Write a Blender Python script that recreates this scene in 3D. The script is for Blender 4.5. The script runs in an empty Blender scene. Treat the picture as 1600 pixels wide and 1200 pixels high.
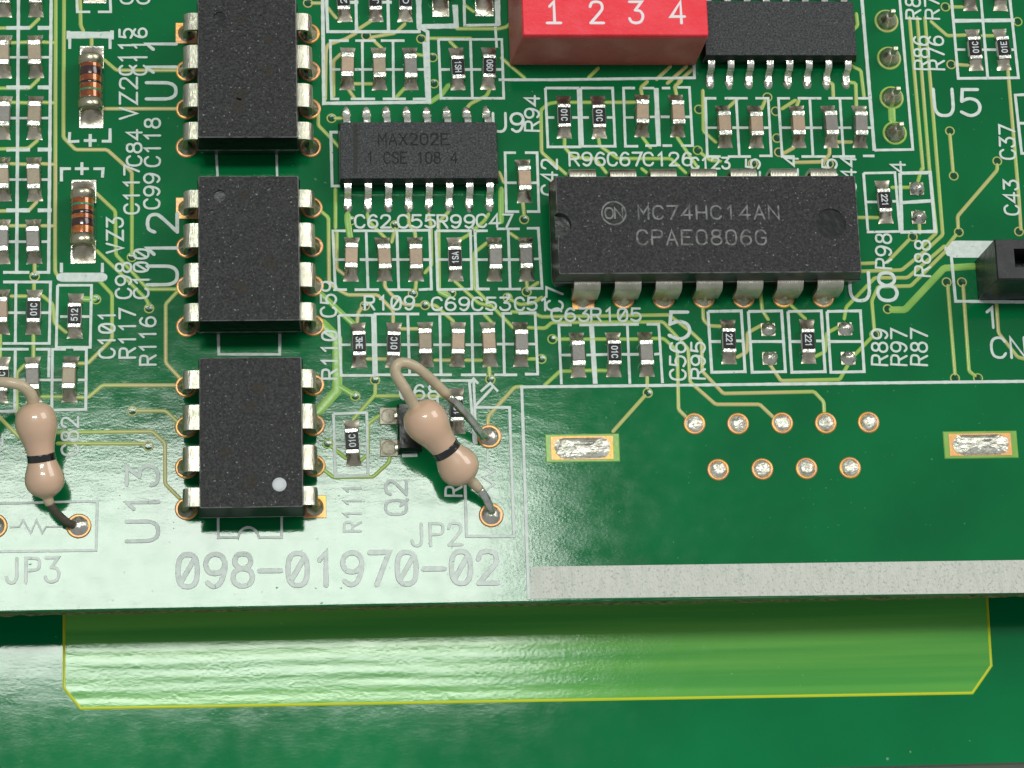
import bpy, bmesh, math, random
from mathutils import Vector, Matrix
random.seed(7)

# ---------------------------------------------------------------- camera / light / exposure
# lengths are written in millimetres; 1 Blender unit = 10 mm
S = 0.1
sc = bpy.context.scene
sc.unit_settings.scale_length = 0.01
FPX, PITCH, YAW, ROLL, DIST = 3929.54, 0.24782599, -0.09175099, -0.0106361, 155.4256

def cam_rot():
    return (Matrix.Rotation(PITCH, 3, 'X') @ Matrix.Rotation(YAW, 3, 'Y') @ Matrix.Rotation(ROLL, 3, 'Z'))
RM = cam_rot()
CAM = RM @ Vector((0, 0, DIST))
cd = bpy.data.cameras.new('camera')
cam = bpy.data.objects.new('camera', cd)
sc.collection.objects.link(cam)
cam.matrix_world = Matrix.Translation(CAM * S) @ RM.to_4x4()
cd.sensor_width = 36
cd.lens = 36 * FPX / 1600
cd.clip_start = 0.1
cd.clip_end = 1000
cd.dof.use_dof = True
cd.dof.focus_distance = (DIST + 0.5) * S
cd.dof.aperture_fstop = 11 * 8.0     # small lens: only a trace of softness far from the board plane
sc.camera = cam

w = bpy.data.worlds.new('World')
sc.world = w
w.use_nodes = True
w.node_tree.nodes['Background'].inputs[0].default_value = (0.92, 0.97, 1.0, 1)
w.node_tree.nodes['Background'].inputs[1].default_value = 0.36

def area(name, loc, target, sx, sy, radiance, col):
    l = bpy.data.lights.new(name, 'AREA')
    l.shape = 'RECTANGLE'
    l.size, l.size_y = sx * S, sy * S
    l.energy = radiance * math.pi * (sx * S) * (sy * S)
    l.color = col
    o = bpy.data.objects.new(name, l)
    sc.collection.objects.link(o)
    o.location = Vector(loc) * S
    d = Vector(target) - Vector(loc)
    o.rotation_euler = d.to_track_quat('-Z', 'Y').to_euler()
    return o
# bench lamp over the boards (its mirror image is the white glare), and the soft light of the room from the right
area('bench_lamp', (-50, 80, 500), (-50, 80, 0), 205, 60, 29, (0.93, 1.0, 0.91))
area('room_light', (600, 330, 560), (0, 0, 0), 420, 420, 5.2, (1.0, 0.97, 0.93))

sc.view_settings.view_transform = 'Standard'
sc.view_settings.look = 'None'
sc.view_settings.exposure = 0.0
sc.view_settings.gamma = 1.0
sc.cycles.use_denoising = True
sc.cycles.max_bounces = 6

# ---------------------------------------------------------------- helpers
COL = sc.collection
def P(x, y, z=0.0):
    """board position (mm) of a measured photo coordinate on the plane at height z"""
    d = RM @ Vector(((x - 800) / FPX, -(y - 600) / FPX, -1))
    t = (z - CAM.z) / d.z
    return CAM + d * t

class MB:
    def __init__(s): s.v = []; s.f = []; s.m = []; s.sm = []
    def add(s, vs, fs, mi=0, smooth=False):
        o = len(s.v); s.v += [tuple(v) for v in vs]
        for f in fs:
            s.f.append(tuple(i + o for i in f)); s.m.append(mi); s.sm.append(smooth)
    def box(s, x0, x1, y0, y1, z0, z1, mi=0):
        s.loft([(x0, x1, y0, y1, z0), (x0, x1, y0, y1, z1)], mi)
    def loft(s, rings, mi=0):
        vs = []; fs = []
        for (x0, x1, y0, y1, z) in rings:
            vs += [(x0, y0, z), (x1, y0, z), (x1, y1, z), (x0, y1, z)]
        n = len(rings)
        for k in range(n - 1):
            for i in range(4):
                j = (i + 1) % 4
                fs.append((k*4+i, k*4+j, k*4+4+j, k*4+4+i))
        fs.append((3, 2, 1, 0)); b = (n-1)*4; fs.append((b, b+1, b+2, b+3))
        s.add(vs, fs, mi)
    def rbox(s, x0, x1, y0, y1, z0, z1, b=0.05, mi=0):
        """box with softened edges"""
        s.loftc([(x0+b, x1-b, y0+b, y1-b, z0, b), (x0, x1, y0, y1, z0+b, b), (x0, x1, y0, y1, z1-b, b), (x0+b*.7, x1-b*.7, y0+b*.7, y1-b*.7, z1-b*.2, b), (x0+b*1.5, x1-b*1.5, y0+b*1.5, y1-b*1.5, z1, b)], mi)
    def loftc(s, rings, mi=0):
        """loft of rectangles with clipped corners"""
        vs = []; fs = []
        for (x0, x1, y0, y1, z, c) in rings:
            vs += [(x0+c, y0, z), (x1-c, y0, z), (x1, y0+c, z), (x1, y1-c, z), (x1-c, y1, z), (x0+c, y1, z), (x0, y1-c, z), (x0, y0+c, z)]
        n = len(rings)
        for k in range(n-1):
            for i in range(8):
                j = (i+1) % 8
                fs.append((k*8+i, k*8+j, k*8+8+j, k*8+8+i))
        fs.append(tuple(range(7, -1, -1))); b = (n-1)*8; fs.append(tuple(range(b, b+8)))
        s.add(vs, fs, mi)
    def lathe(s, cx, cy, prof, n=20, mi=0, smooth=True, jit=0.0, cap=True):
        vs = []; fs = []
        for (r, z) in prof:
            for i in range(n):
                a = 2*math.pi*i/n; rr = r*(1+random.uniform(-jit, jit))
                vs.append((cx+rr*math.cos(a), cy+rr*math.sin(a), z+(random.uniform(-jit, jit)*.3 if r else 0)))
        for k in range(len(prof)-1):
            for i in range(n):
                j = (i+1) % n
                fs.append((k*n+i, k*n+j, k*n+n+j, k*n+n+i))
        if cap:
            b = (len(prof)-1)*n
            fs.append(tuple(range(b, b+n)))
        s.add(vs, fs, mi, smooth)
    def tube(s, pts, rads, n=12, mi=0):
        pts = [Vector(p) for p in pts]; vs = []; fs = []
        up = Vector((.13, .21, 1)).normalized()
        for k, p in enumerate(pts):
            t = (pts[min(k+1, len(pts)-1)] - pts[max(k-1, 0)]).normalized()
            a = t.cross(up)
            if a.length < 1e-4: a = t.orthogonal()
            a.normalize(); b = t.cross(a).normalized()
            up = -b if (-b).dot(up) > 0 else b
            for i in range(n):
                an = 2*math.pi*i/n
                vs.append(p + (a*math.cos(an) + up*math.sin(an))*rads[k])
        for k in range(len(pts)-1):
            for i in range(n):
                j = (i+1) % n
                fs.append((k*n+i, k*n+j, k*n+n+j, k*n+n+i))
        fs.append(tuple(range(n-1, -1, -1))); b = (len(pts)-1)*n; fs.append(tuple(range(b, b+n)))
        s.add(vs, fs, mi, True)
    def ribbon(s, pts, wd, prof, z0=0.0, round_ends=False, closed=False, mi=0, smooth=False, jit=0.0):
        pts = [Vector((p[0], p[1])) for p in pts]
        q = [pts[0]]
        for p in pts[1:]:
            if (p-q[-1]).length > 1e-4: q.append(p)
        pts = q
        if closed and (pts[0]-pts[-1]).length < 1e-4: pts.pop()
        n = len(pts)
        if n < 2: return
        sec = []
        for k in range(n):
            if closed: a = pts[k]-pts[k-1]; b = pts[(k+1) % n]-pts[k]
            else:
                a = pts[k]-pts[max(k-1, 0)] if k else pts[1]-pts[0]
                b = pts[k+1]-pts[k] if k < n-1 else pts[k]-pts[k-1]
            a = a.normalized(); b = b.normalized()
            t = a+b
            if t.length < .2: t = b.copy()
            t.normalize()
            nn = Vector((-t.y, t.x)); c = max(nn.dot(Vector((-b.y, b.x))), .45)
            sec.append((pts[k], nn/c, 1.0 + random.uniform(-jit, jit)))
        if round_ends and not closed:
            t0 = (pts[0]-pts[1]).normalized(); t1 = (pts[-1]-pts[-2]).normalized()
            n0 = sec[0][1]; n1 = sec[-1][1]; h = wd/2
            sec = [(pts[0]+t0*h, n0, .3), (pts[0]+t0*h*.75, n0, .68)] + sec + [(pts[-1]+t1*h*.75, n1, .68), (pts[-1]+t1*h, n1, .3)]
        vs = []; fs = []; m = len(prof)
        for (p, nn, f) in sec:
            for (o, z) in prof:
                r = p + nn*(o*wd/2*f); vs.append((r.x, r.y, z0+z+.0032*len(vs)/(m*len(sec))))
        L = len(sec)
        for k in range(L if closed else L-1):
            kk = (k+1) % L
            for i in range(m-1):
                fs.append((k*m+i+1, k*m+i, kk*m+i, kk*m+i+1))
        if not closed:
            fs.append(tuple(range(m))); fs.append(tuple(range((L-1)*m+m-1, (L-1)*m-1, -1)))
        s.add(vs, fs, mi, smooth)
    def poly(s, pts, z0, z1, inset=0.0, mi=0):
        """flat plate with an upright rim from an outline (counter-clockwise)"""
        n = len(pts); c = Vector((sum(p[0] for p in pts)/n, sum(p[1] for p in pts)/n))
        vs = [(p[0], p[1], z0) for p in pts]
        for p in pts:
            d = (c-Vector((p[0], p[1]))); l = d.length or 1
            q = Vector((p[0], p[1])) + d*(inset/l); vs.append((q.x, q.y, z1))
        fs = [(i, (i+1) % n, n+(i+1) % n, n+i) for i in range(n)] + [tuple(range(n, 2*n))]
        s.add(vs, fs, mi)
    def mesh(s, name, mats):
        me = bpy.data.meshes.new(name)
        me.from_pydata([tuple(c*S for c in v) for v in s.v], [], s.f)
        for m in mats: me.materials.append(m)
        for p, mi, sm in zip(me.polygons, s.m, s.sm):
            p.material_index = mi; p.use_smooth = sm
        bm = bmesh.new(); bm.from_mesh(me); bmesh.ops.recalc_face_normals(bm, faces=bm.faces); bm.to_mesh(me); bm.free()
        me.update()
        return me
    def build(s, name, mat, parent=None, loc=(0, 0, 0), rz=0):
        me = s.mesh(name, mat if isinstance(mat, (list, tuple)) else [mat])
        return put(name, me, parent, loc, rz)

def put(name, me, parent=None, loc=(0, 0, 0), rz=0):
    o = bpy.data.objects.new(name, me); COL.objects.link(o)
    o.location = Vector(loc)*S; o.rotation_euler = (0, 0, rz)
    if parent: o.parent = parent
    return o
def thing(name, label, cat, loc=(0, 0, 0), rz=0, group=None):
    o = bpy.data.objects.new(name, None); COL.objects.link(o)
    o.empty_display_size = .05
    o.location = Vector(loc)*S; o.rotation_euler = (0, 0, rz)
    o['label'] = label; o['category'] = cat
    if group: o['group'] = group
    return o
def cut(o, cutters):
    """carve shapes out of a mesh object for good"""
    for c in cutters:
        c.m = [1]*len(c.m); co = c.build('cutter', [M['ic'], M['ic_side']] if len(o.data.materials) > 1 else [M['connector'], M['connector']], None)
        co.matrix_world = Matrix.Identity(4)
        mo = o.modifiers.new('b', 'BOOLEAN'); mo.operation = 'DIFFERENCE'; mo.solver = 'EXACT'; mo.object = co
        keep = o.matrix_basis.copy(); par = o.parent; o.parent = None; o.matrix_basis = Matrix.Identity(4)
        bpy.context.view_layer.update()
        dg = bpy.context.evaluated_depsgraph_get()
        me = bpy.data.meshes.new_from_object(o.evaluated_get(dg))
        o.modifiers.clear(); old = o.data; o.data = me; me.name = old.name
        o.matrix_basis = keep; o.parent = par
        bpy.data.objects.remove(co)

# ---------------------------------------------------------------- materials
def mat(name, base, rough=.5, metal=0.0, spec=.5, coat=0.0, noise=None, bump=None, bump2=None, rvar=None, speck=None, ovar=0.0, sprough=0.0):
    """noise=(scale, other colour, lo, hi); bump=(scale, strength, detail); rvar=(scale, lo, hi); speck=(scale, threshold, colour)"""
    m = bpy.data.materials.new(name); m.use_nodes = True
    nt = m.node_tree; N = nt.nodes; L = nt.links; b = N['Principled BSDF']
    b.inputs['Base Color'].default_value = (*base, 1); b.inputs['Roughness'].default_value = rough
    b.inputs['Metallic'].default_value = metal; b.inputs['Specular IOR Level'].default_value = spec
    b.inputs['Coat Weight'].default_value = coat; b.inputs['Coat Roughness'].default_value = .05
    tc = N.new('ShaderNodeTexCoord')
    geo = N.new('ShaderNodeNewGeometry')     # world position, so that copies do not repeat
    def tex(scale, detail=3.0, stretch=None):
        t = N.new('ShaderNodeTexNoise'); t.inputs['Scale'].default_value = scale; t.inputs['Detail'].default_value = detail
        if stretch:
            mp = N.new('ShaderNodeMapping'); mp.inputs['Scale'].default_value = stretch
            L.new(geo.outputs['Position'], mp.inputs['Vector']); L.new(mp.outputs[0], t.inputs['Vector'])
        else: L.new(geo.outputs['Position'], t.inputs['Vector'])
        return t
    col = None
    if noise:
        t = tex(noise[0], 3.0, noise[4] if len(noise) > 4 else None); r = N.new('ShaderNodeMapRange'); r.inputs[1].default_value = noise[2]; r.inputs[2].default_value = noise[3]
        L.new(t.outputs[0], r.inputs[0])
        mx = N.new('ShaderNodeMix'); mx.data_type = 'RGBA'
        mx.inputs['A'].default_value = (*base, 1); mx.inputs['B'].default_value = (*noise[1], 1)
        L.new(r.outputs[0], mx.inputs['Factor']); col = mx.outputs['Result']
    if speck:
        t = tex(speck[0], 2); r = N.new('ShaderNodeMapRange'); r.inputs[1].default_value = speck[1]; r.inputs[2].default_value = speck[1]+.05
        L.new(t.outputs[0], r.inputs[0])
        mx = N.new('ShaderNodeMix'); mx.data_type = 'RGBA'; mx.inputs['A'].default_value = (*base, 1)
        if col: L.new(col, mx.inputs['A'])
        mx.inputs['B'].default_value = (*speck[2], 1); L.new(r.outputs[0], mx.inputs['Factor']); col = mx.outputs['Result']; spf = r.outputs[0]
    if ovar:
        oi = N.new('ShaderNodeObjectInfo'); r = N.new('ShaderNodeMapRange'); r.inputs[3].default_value = 1-ovar; r.inputs[4].default_value = 1+ovar*.6
        L.new(oi.outputs['Random'], r.inputs[0])
        hs = N.new('ShaderNodeHueSaturation'); L.new(r.outputs[0], hs.inputs['Value'])
        if col: L.new(col, hs.inputs['Color'])
        else: hs.inputs['Color'].default_value = (*base, 1)
        col = hs.outputs[0]
    if col: L.new(col, b.inputs['Base Color'])
    if rvar:
        t = tex(rvar[0], 4); r = N.new('ShaderNodeMapRange'); r.inputs[1].default_value = .3; r.inputs[2].default_value = .7
        r.inputs[3].default_value = rvar[1]; r.inputs[4].default_value = rvar[2]
        L.new(t.outputs[0], r.inputs[0]); L.new(r.outputs[0], b.inputs['Roughness'])
        if sprough:
            mu = N.new('ShaderNodeMath'); mu.operation = 'MULTIPLY'; mu.inputs[1].default_value = sprough; L.new(spf, mu.inputs[0])
            mxm = N.new('ShaderNodeMath'); mxm.operation = 'MAXIMUM'; L.new(mu.outputs[0], mxm.inputs[0]); L.new(r.outputs[0], mxm.inputs[1])
            L.new(mxm.outputs[0], b.inputs['Roughness'])
    prev = None
    for bp in (bump, bump2):
        if not bp: continue
        t = tex(bp[0], bp[2] if len(bp) > 2 else 3, bp[3] if len(bp) > 3 else None)
        bn = N.new('ShaderNodeBump'); bn.inputs['Strength'].default_value = bp[1]; bn.inputs['Distance'].default_value = 1/bp[0]*.6
        L.new(t.outputs[0], bn.inputs['Height'])
        if prev: L.new(prev.outputs[0], bn.inputs['Normal'])
        prev = bn
    if prev: L.new(prev.outputs[0], b.inputs['Normal'])
    return m

M = {}
M['mask'] = mat('solder_mask_green', (.000, .122, .035), .09, spec=.36, noise=(1.3, (.000, .152, .043), .35, .65), speck=(34, .715, (.03, .20, .08)), sprough=.5, bump=(50, .020, 5, (1, 1.4, 1)), bump2=(6, .008, 3, (.6, 1.8, 1)), rvar=(9, .065, .12))
M['mask_low'] = mat('lower_mask_green', (.000, .160, .046), .09, spec=.32, noise=(1.0, (.000, .195, .057), .35, .65), speck=(26, .76, (.16, .34, .22)), bump=(45, .011, 4, (1, 1.3, 1)), bump2=(5, .004, 3, (.5, 1.5, 1)), rvar=(7, .06, .10))
M['plane_low'] = mat('lower_copper_under_mask', (.085, .38, .070), .12, spec=.36, noise=(4.2, (.16, .49, .085), .38, .62, (.05, 2.0, 1)), speck=(24, .75, (.3, .55, .25)), bump=(42, .032, 5, (1, 1.2, 1)), bump2=(7, .010, 3, (.4, 1.4, 1)), rvar=(7, .09, .14))
M['plane_rim'] = mat('lower_copper_rim', (.62, .70, .02), .35, bump=(20, .1))
M['trace'] = mat('copper_under_mask', (.34, .50, .10), .26, spec=.4, noise=(1.1, (.52, .46, .19), .42, .62), bump=(40, .06))
M['trace_lime'] = mat('wide_copper_under_mask', (.22, .44, .085), .26, spec=.4, noise=(6, (.28, .49, .11), .4, .6), bump=(40, .06))
M['via_hole'] = mat('via_plug_green', (.001, .065, .022), .15, bump=(60, .1))
M['silk'] = mat('white_legend_ink', (.66, .72, .68), .55, noise=(30, (.54, .61, .56), .4, .7), speck=(42, .69, (.24, .36, .28)), bump=(60, .25))
M['silk_warm'] = mat('white_legend_band', (.60, .60, .54), .42, noise=(9, (.52, .53, .48), .4, .7, (3, .6, 1)), speck=(58, .60, (.40, .43, .39)), bump=(60, .7, 3, (1.6, .7, 1)))
M['fr4'] = mat('cut_glass_epoxy', (.20, .17, .06), .7, noise=(25, (.04, .06, .015), .4, .6), bump=(40, .6))
M['fr4_green'] = mat('green_board_edge', (.03, .12, .045), .5, noise=(20, (.06, .15, .06), .4, .6), bump=(40, .4))
M['copper'] = mat('bare_copper', (.66, .34, .17), .42, .75, noise=(9, (.70, .38, .10), .4, .65), bump=(50, .15))
M['solder'] = mat('dull_solder', (.60, .54, .44), .38, 1.0, noise=(14, (.42, .37, .28), .42, .7), bump=(16, .16, 3), rvar=(18, .28, .46), ovar=.3)
M['solder_bright'] = mat('bright_solder', (.70, .68, .60), .27, 1.0, noise=(20, (.50, .49, .42), .45, .7), bump=(18, .40, 3), rvar=(25, .2, .4))
M['solder_grainy'] = mat('grainy_solder', (.80, .78, .68), .46, .9, noise=(30, (.50, .48, .40), .45, .68), bump=(26, .55, 4), rvar=(30, .3, .55))
M['solder_pad'] = mat('oxidised_solder_pad', (.40, .36, .28), .58, .9, noise=(12, (.52, .47, .38), .4, .65), bump=(20, .35))
M['tin'] = mat('tinned_lead', (.62, .59, .49), .36, 1.0, noise=(9, (.47, .45, .36), .4, .68), bump=(40, .3, 3, (3, .4, 1)), rvar=(12, .28, .46))
M['tin_end'] = mat('tinned_chip_end', (.82, .80, .72), .26, 1.0, bump=(32, .35))
M['ic'] = mat('black_epoxy', (.007, .007, .008), .48, spec=.28, noise=(70, (.044, .043, .043), .40, .75), speck=(62, .68, (.22, .22, .22)), bump=(60, .6, 3), bump2=(9, .10))
M['ic_side'] = mat('smooth_black_epoxy', (.006, .006, .007), .28, spec=.38, bump=(20, .10))
M['ic_soic'] = mat('grey_black_epoxy', (.016, .017, .019), .52, spec=.3, noise=(90, (.085, .088, .094), .38, .76), speck=(75, .70, (.20, .20, .21)), bump=(80, .6, 3))
M['ic_edge'] = mat('worn_edge_highlight', (.20, .20, .20), .4, noise=(16, (.05, .05, .05), .45, .65), bump=(40, .3))  # edge highlight of bevel and parting line, painted in as pale wear
M['ic_mark'] = mat('laser_mark_grey', (.20, .20, .195), .6, noise=(26, (.07, .07, .07), .42, .64), bump=(60, .5))
M['ic_dark_mark'] = mat('laser_mark_dark', (.013, .013, .013), .65, spec=.2, noise=(60, (.032, .032, .032), .48, .68), bump=(60, .5))
M['ic_band'] = mat('cathode_band', (.022, .022, .018), .5, spec=.25, bump=(60, .4))
M['stain'] = mat('brown_ink_rest', (.030, .022, .013), .5, spec=.28, noise=(70, (.011, .010, .010), .42, .6), bump=(80, .6, 3))
M['dot_white'] = mat('dot_mark', (.50, .52, .54), .4, bump=(30, .1))
M['cap_beige'] = mat('beige_ceramic', (.45, .31, .20), .42, noise=(30, (.40, .28, .19), .4, .6), bump=(50, .15), ovar=.16)
M['cap_tan'] = mat('tan_ceramic', (.37, .29, .19), .42, noise=(30, (.33, .26, .18), .4, .6), bump=(50, .15), ovar=.16)
M['cap_grey'] = mat('grey_ceramic', (.235, .215, .19), .4, noise=(30, (.21, .19, .17), .4, .6), bump=(50, .15), ovar=.16)
M['res_black'] = mat('resistor_glaze', (.010, .010, .011), .42, spec=.22, bump=(40, .08))
M['res_white'] = mat('alumina', (.6, .58, .52), .5)
M['res_ink'] = mat('resistor_print', (.62, .65, .66), .5)
M['glass'] = mat('amber_glass', (.24, .045, .005), .10, .3, coat=1.0, noise=(14, (.52, .15, .015), .42, .62))
M['band_purple'] = mat('purple_band', (.035, .010, .010), .2, coat=.8)
M['band_black'] = mat('black_band', (.008, .007, .007), .2, coat=.8)
M['band_green'] = mat('green_band', (.03, .22, .10), .3, coat=.5)
M['melf_end'] = mat('diode_end_cap', (.50, .46, .33), .32, 1.0, bump=(20, .2))
M['body_beige'] = mat('beige_lacquer', (.68, .435, .295), .42, coat=1.0, noise=(2.2, (.62, .41, .28), .4, .6), bump=(3.0, .05, 2))
M['sleeve'] = mat('lacquer_sleeve', (.54, .43, .29), .4, coat=.4, noise=(8, (.45, .36, .24), .4, .65), bump=(9, .18))
M['burnt'] = mat('dark_lead', (.09, .08, .06), .5, .4, bump=(20, .3))
M['wire'] = mat('tinned_wire', (.74, .74, .68), .24, 1.0, noise=(12, (.5, .49, .44), .45, .65), bump=(14, .15))
M['red'] = mat('red_plastic', (.86, .026, .045), .45, spec=.4, noise=(6, (.90, .045, .07), .4, .65), bump=(45, .25), bump2=(8, .10))
M['red_dust'] = mat('dusty_red_plastic', (.38, .085, .068), .50, noise=(4, (.46, .17, .14), .5, .75), bump=(25, .15), bump2=(3, .16, 3, (1, 1, .3)))
M['digit'] = mat('white_digit', (.82, .74, .76), .5, bump=(30, .3))
M['connector'] = mat('black_connector', (.012, .012, .014), .38, noise=(9, (.024, .024, .026), .45, .7), bump=(20, .15))
M['contact'] = mat('contact_metal', (.28, .10, .03), .4, 1.0)
M['table'] = mat('grey_table', (.50, .48, .40), .6, bump=(5, .1))

SILK = [(-1, 0), (-.86, .042), (.86, .042), (1, 0)]
TRACE = [(-1, 0), (-.82, .026), (-.5, .044), (0, .052), (.5, .044), (.82, .026), (1, 0)]

# ---------------------------------------------------------------- stroke lettering
def cr(pts, n=4, closed=False):
    q = [Vector(p) for p in pts]; out = []; L = len(q)
    for i in range(L-1):
        p0 = q[i-1] if i else (q[-2] if closed else q[0]); p1 = q[i]; p2 = q[i+1]; p3 = q[i+2] if i+2 < L else (q[1] if closed else q[-1])
        for k in range(n):
            t = k/n
            out.append(.5*((2*p1)+(-p0+p2)*t+(2*p0-5*p1+4*p2-p3)*t*t+(-p0+3*p1-3*p2+p3)*t*t*t))
    out.append(q[-1]); return out
O_ = [(0, 3), (.25, 4.9), (1, 5.8), (2, 6), (3, 5.8), (3.75, 4.9), (4, 3), (3.75, 1.1), (3, .2), (2, 0), (1, .2), (.25, 1.1), (0, 3)]
SIX = [(3.6, 5.3), (2.5, 6), (1.2, 5.6), (.3, 4), (0, 1.9), (.6, .5), (2, 0), (3.4, .5), (4, 1.8), (3.4, 3.2), (2, 3.6), (.7, 3.2), (.05, 2.1)]
CC = [(4, 4.8), (3.2, 5.8), (2, 6), (.7, 5.5), (.05, 4.1), (.05, 1.9), (.7, .5), (2, 0), (3.2, .2), (4, 1.2)]
G = {
 '0': [('c', O_)], 'O': [('c', O_)], '/0': [('c', O_), ('l', [(.75, 1.1), (3.25, 4.9)])],
 '1': [('l', [(.9, 4.7), (2.2, 6), (2.2, 0)])],
 '2': [('s', [(0, 4.6), (.6, 5.7), (2, 6), (3.4, 5.6), (3.8, 4.4), (3.2, 3.2), (0, 0)]), ('l', [(0, 0), (4, 0)])],
 '3': [('l', [(.2, 6), (3.8, 6), (1.8, 3.6)]), ('s', [(1.8, 3.6), (3.3, 3.3), (4, 2), (3.4, .5), (2, 0), (.6, .3), (0, 1.2)])],
 '4': [('l', [(3, 0), (3, 6), (0, 1.8), (4, 1.8)])],
 '5': [('l', [(3.7, 6), (.5, 6), (.2, 3.3)]), ('s', [(.2, 3.3), (1.8, 3.9), (3.4, 3.4), (4, 2), (3.4, .6), (1.8, 0), (0, .8)])],
 '6': [('s', SIX)], '9': [('s', [(4-x, 6-y) for x, y in SIX])],
 '7': [('l', [(0, 6), (4, 6), (1.4, 0)])],
 '8': [('c', [(2, 3.25), (.7, 3.8), (.35, 4.7), (.8, 5.7), (2, 6), (3.2, 5.7), (3.65, 4.7), (3.3, 3.8), (2, 3.25)]), ('c', [(2, 3.25), (.5, 2.8), (0, 1.6), (.6, .4), (2, 0), (3.4, .4), (4, 1.6), (3.5, 2.8), (2, 3.25)])],
 'A': [('l', [(0, 0), (2, 6), (4, 0)]), ('l', [(.75, 2), (3.25, 2)])],
 'C': [('s', CC)], 'G': [('s', CC), ('l', [(4, 1.2), (4, 2.8), (2.4, 2.8)])],
 'E': [('l', [(4, 6), (0, 6), (0, 0), (4, 0)]), ('l', [(0, 3.1), (3, 3.1)])],
 'H': [('l', [(0, 0), (0, 6)]), ('l', [(4, 0), (4, 6)]), ('l', [(0, 3), (4, 3)])],
 'J': [('s', [(3, 6), (3, 3.5), (3, 1.4), (2.4, .3), (1.4, 0), (.4, .4), (0, 1.4)])],
 'K': [('l', [(0, 0), (0, 6)]), ('l', [(4, 6), (0, 2.6)]), ('l', [(1.3, 3.7), (4, 0)])],
 'L': [('l', [(0, 6), (0, 0), (4, 0)])],
 'M': [('l', [(0, 0), (0, 6), (2, 2.5), (4, 6), (4, 0)])],
 'N': [('l', [(0, 0), (0, 6), (4, 0), (4, 6)])],
 'P': [('l', [(0, 0), (0, 6), (2.2, 6)]), ('s', [(2.2, 6), (3.6, 5.7), (4, 4.6), (3.6, 3.4), (2.2, 3), (0, 3)])],
 'R': [('l', [(0, 0), (0, 6), (2.2, 6)]), ('s', [(2.2, 6), (3.6, 5.7), (4, 4.6), (3.6, 3.4), (2.2, 3), (0, 3)]), ('l', [(2, 3), (4, 0)])],
 'Q': [('c', O_), ('l', [(2.5, 1.6), (4.2, -.3)])],
 'S': [('s', [(3.8, 5), (3, 5.9), (1.8, 6), (.5, 5.5), (.3, 4.2), (1.2, 3.3), (3, 2.8), (3.9, 1.7), (3.3, .4), (2, 0), (.8, .2), (0, 1.1)])],
 'T': [('l', [(0, 6), (4, 6)]), ('l', [(2, 6), (2, 0)])],
 'U': [('s', [(0, 6), (0, 3.5), (.1, 1.5), (.8, .3), (2, 0), (3.2, .3), (3.9, 1.5), (4, 3.5), (4, 6)])],
 'V': [('l', [(0, 6), (2, 0), (4, 6)])], 'X': [('l', [(0, 0), (4, 6)]), ('l', [(0, 6), (4, 0)])],
 'Z': [('l', [(0, 6), (4, 6), (0, 0), (4, 0)])],
 '-': [('l', [(-.2, 2.8), (4.2, 2.8)])], '+': [('l', [(0, 3), (4, 3)]), ('l', [(2, 1), (2, 5)])], ' ': [],
}
def toks(s):
    out = []; i = 0
    while i < len(s):
        if s[i] == '/': out.append('/0'); i += 2
        else: out.append(s[i]); i += 1
    return out
def text_mb(s, a, b, h, wd, z0=0.0, prof=SILK, mb=None, gap=1.7):
    """stroke text whose base line runs from a to b (mm), letters h high to the left-hand side of that line"""
    a = Vector((a[0], a[1])); b = Vector((b[0], b[1])); tk = toks(s)
    u = (b-a); Ln = u.length; u.normalize(); v = Vector((-u.y, u.x))
    tot = len(tk)*4+(len(tk)-1)*gap; sx = Ln/tot; sy = h/6
    if len(tk) == 1: sx = Ln/4
    mb = mb or MB(); k = 0
    for i, c in enumerate(tk):
        for kind, pts in G[c]:
            pp = pts if kind == 'l' else cr(pts, 4, kind == 'c')
            w_ = [a+u*((i*(4+gap)+p[0])*sx)+v*(p[1]*sy) for p in pp]
            mb.ribbon(w_, wd, prof, z0+.0011*(k % 9), round_ends=(kind != 'c'), closed=(kind == 'c'), jit=.06)
            k += 1
    return mb

# ================================================================= SETTING
tb = MB(); tb.box(-70, 70, -60, 70, -20, -8.83)
o = tb.build('table', M['table']); o['kind'] = 'structure'

# ---------------------------------------------------------------- lower board
ZL = -7.2
ll = thing('circuit_board', 'lower bare green board with a broad lime strip, partly under the other board', 'circuit board', (0, 0, ZL-1.6))
e0 = P(1270, 1200, ZL); e1 = P(1600, 1190.5, ZL)
sl = (e1.y-e0.y)/(e1.x-e0.x)
fx = lambda x: e0.y+sl*(x-e0.x)
m = MB()
out = [(-60, fx(-60)), (60, fx(60)), (60, 40), (-60, 40)]
m.poly(out, 0, 1.6)
lb = m.build('substrate', M['mask_low'], ll)
sp = [P(x, y, ZL) for x, y in [(100.5, 900), (100.5, 1075), (126, 1106.5), (1519, 1082.5), (1548.5, 1040), (1538, 880)]]
m = MB(); vs = []; fs = []; NX, NY = 90, 110
def ext(y):
    def xa(pl):
        for p_, q_ in zip(pl, pl[1:]):
            lo, hi = min(p_.y, q_.y), max(p_.y, q_.y)
            if lo-1e-6 <= y <= hi+1e-6 and hi-lo > 1e-6: return p_.x+(q_.x-p_.x)*(y-p_.y)/(q_.y-p_.y)
        return pl[0].x if y > pl[0].y else pl[-1].x
    return xa(sp[0:3]), xa(sp[5:2:-1])
ytop, bl_, br_ = sp[0].y, sp[2], sp[3]
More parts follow.
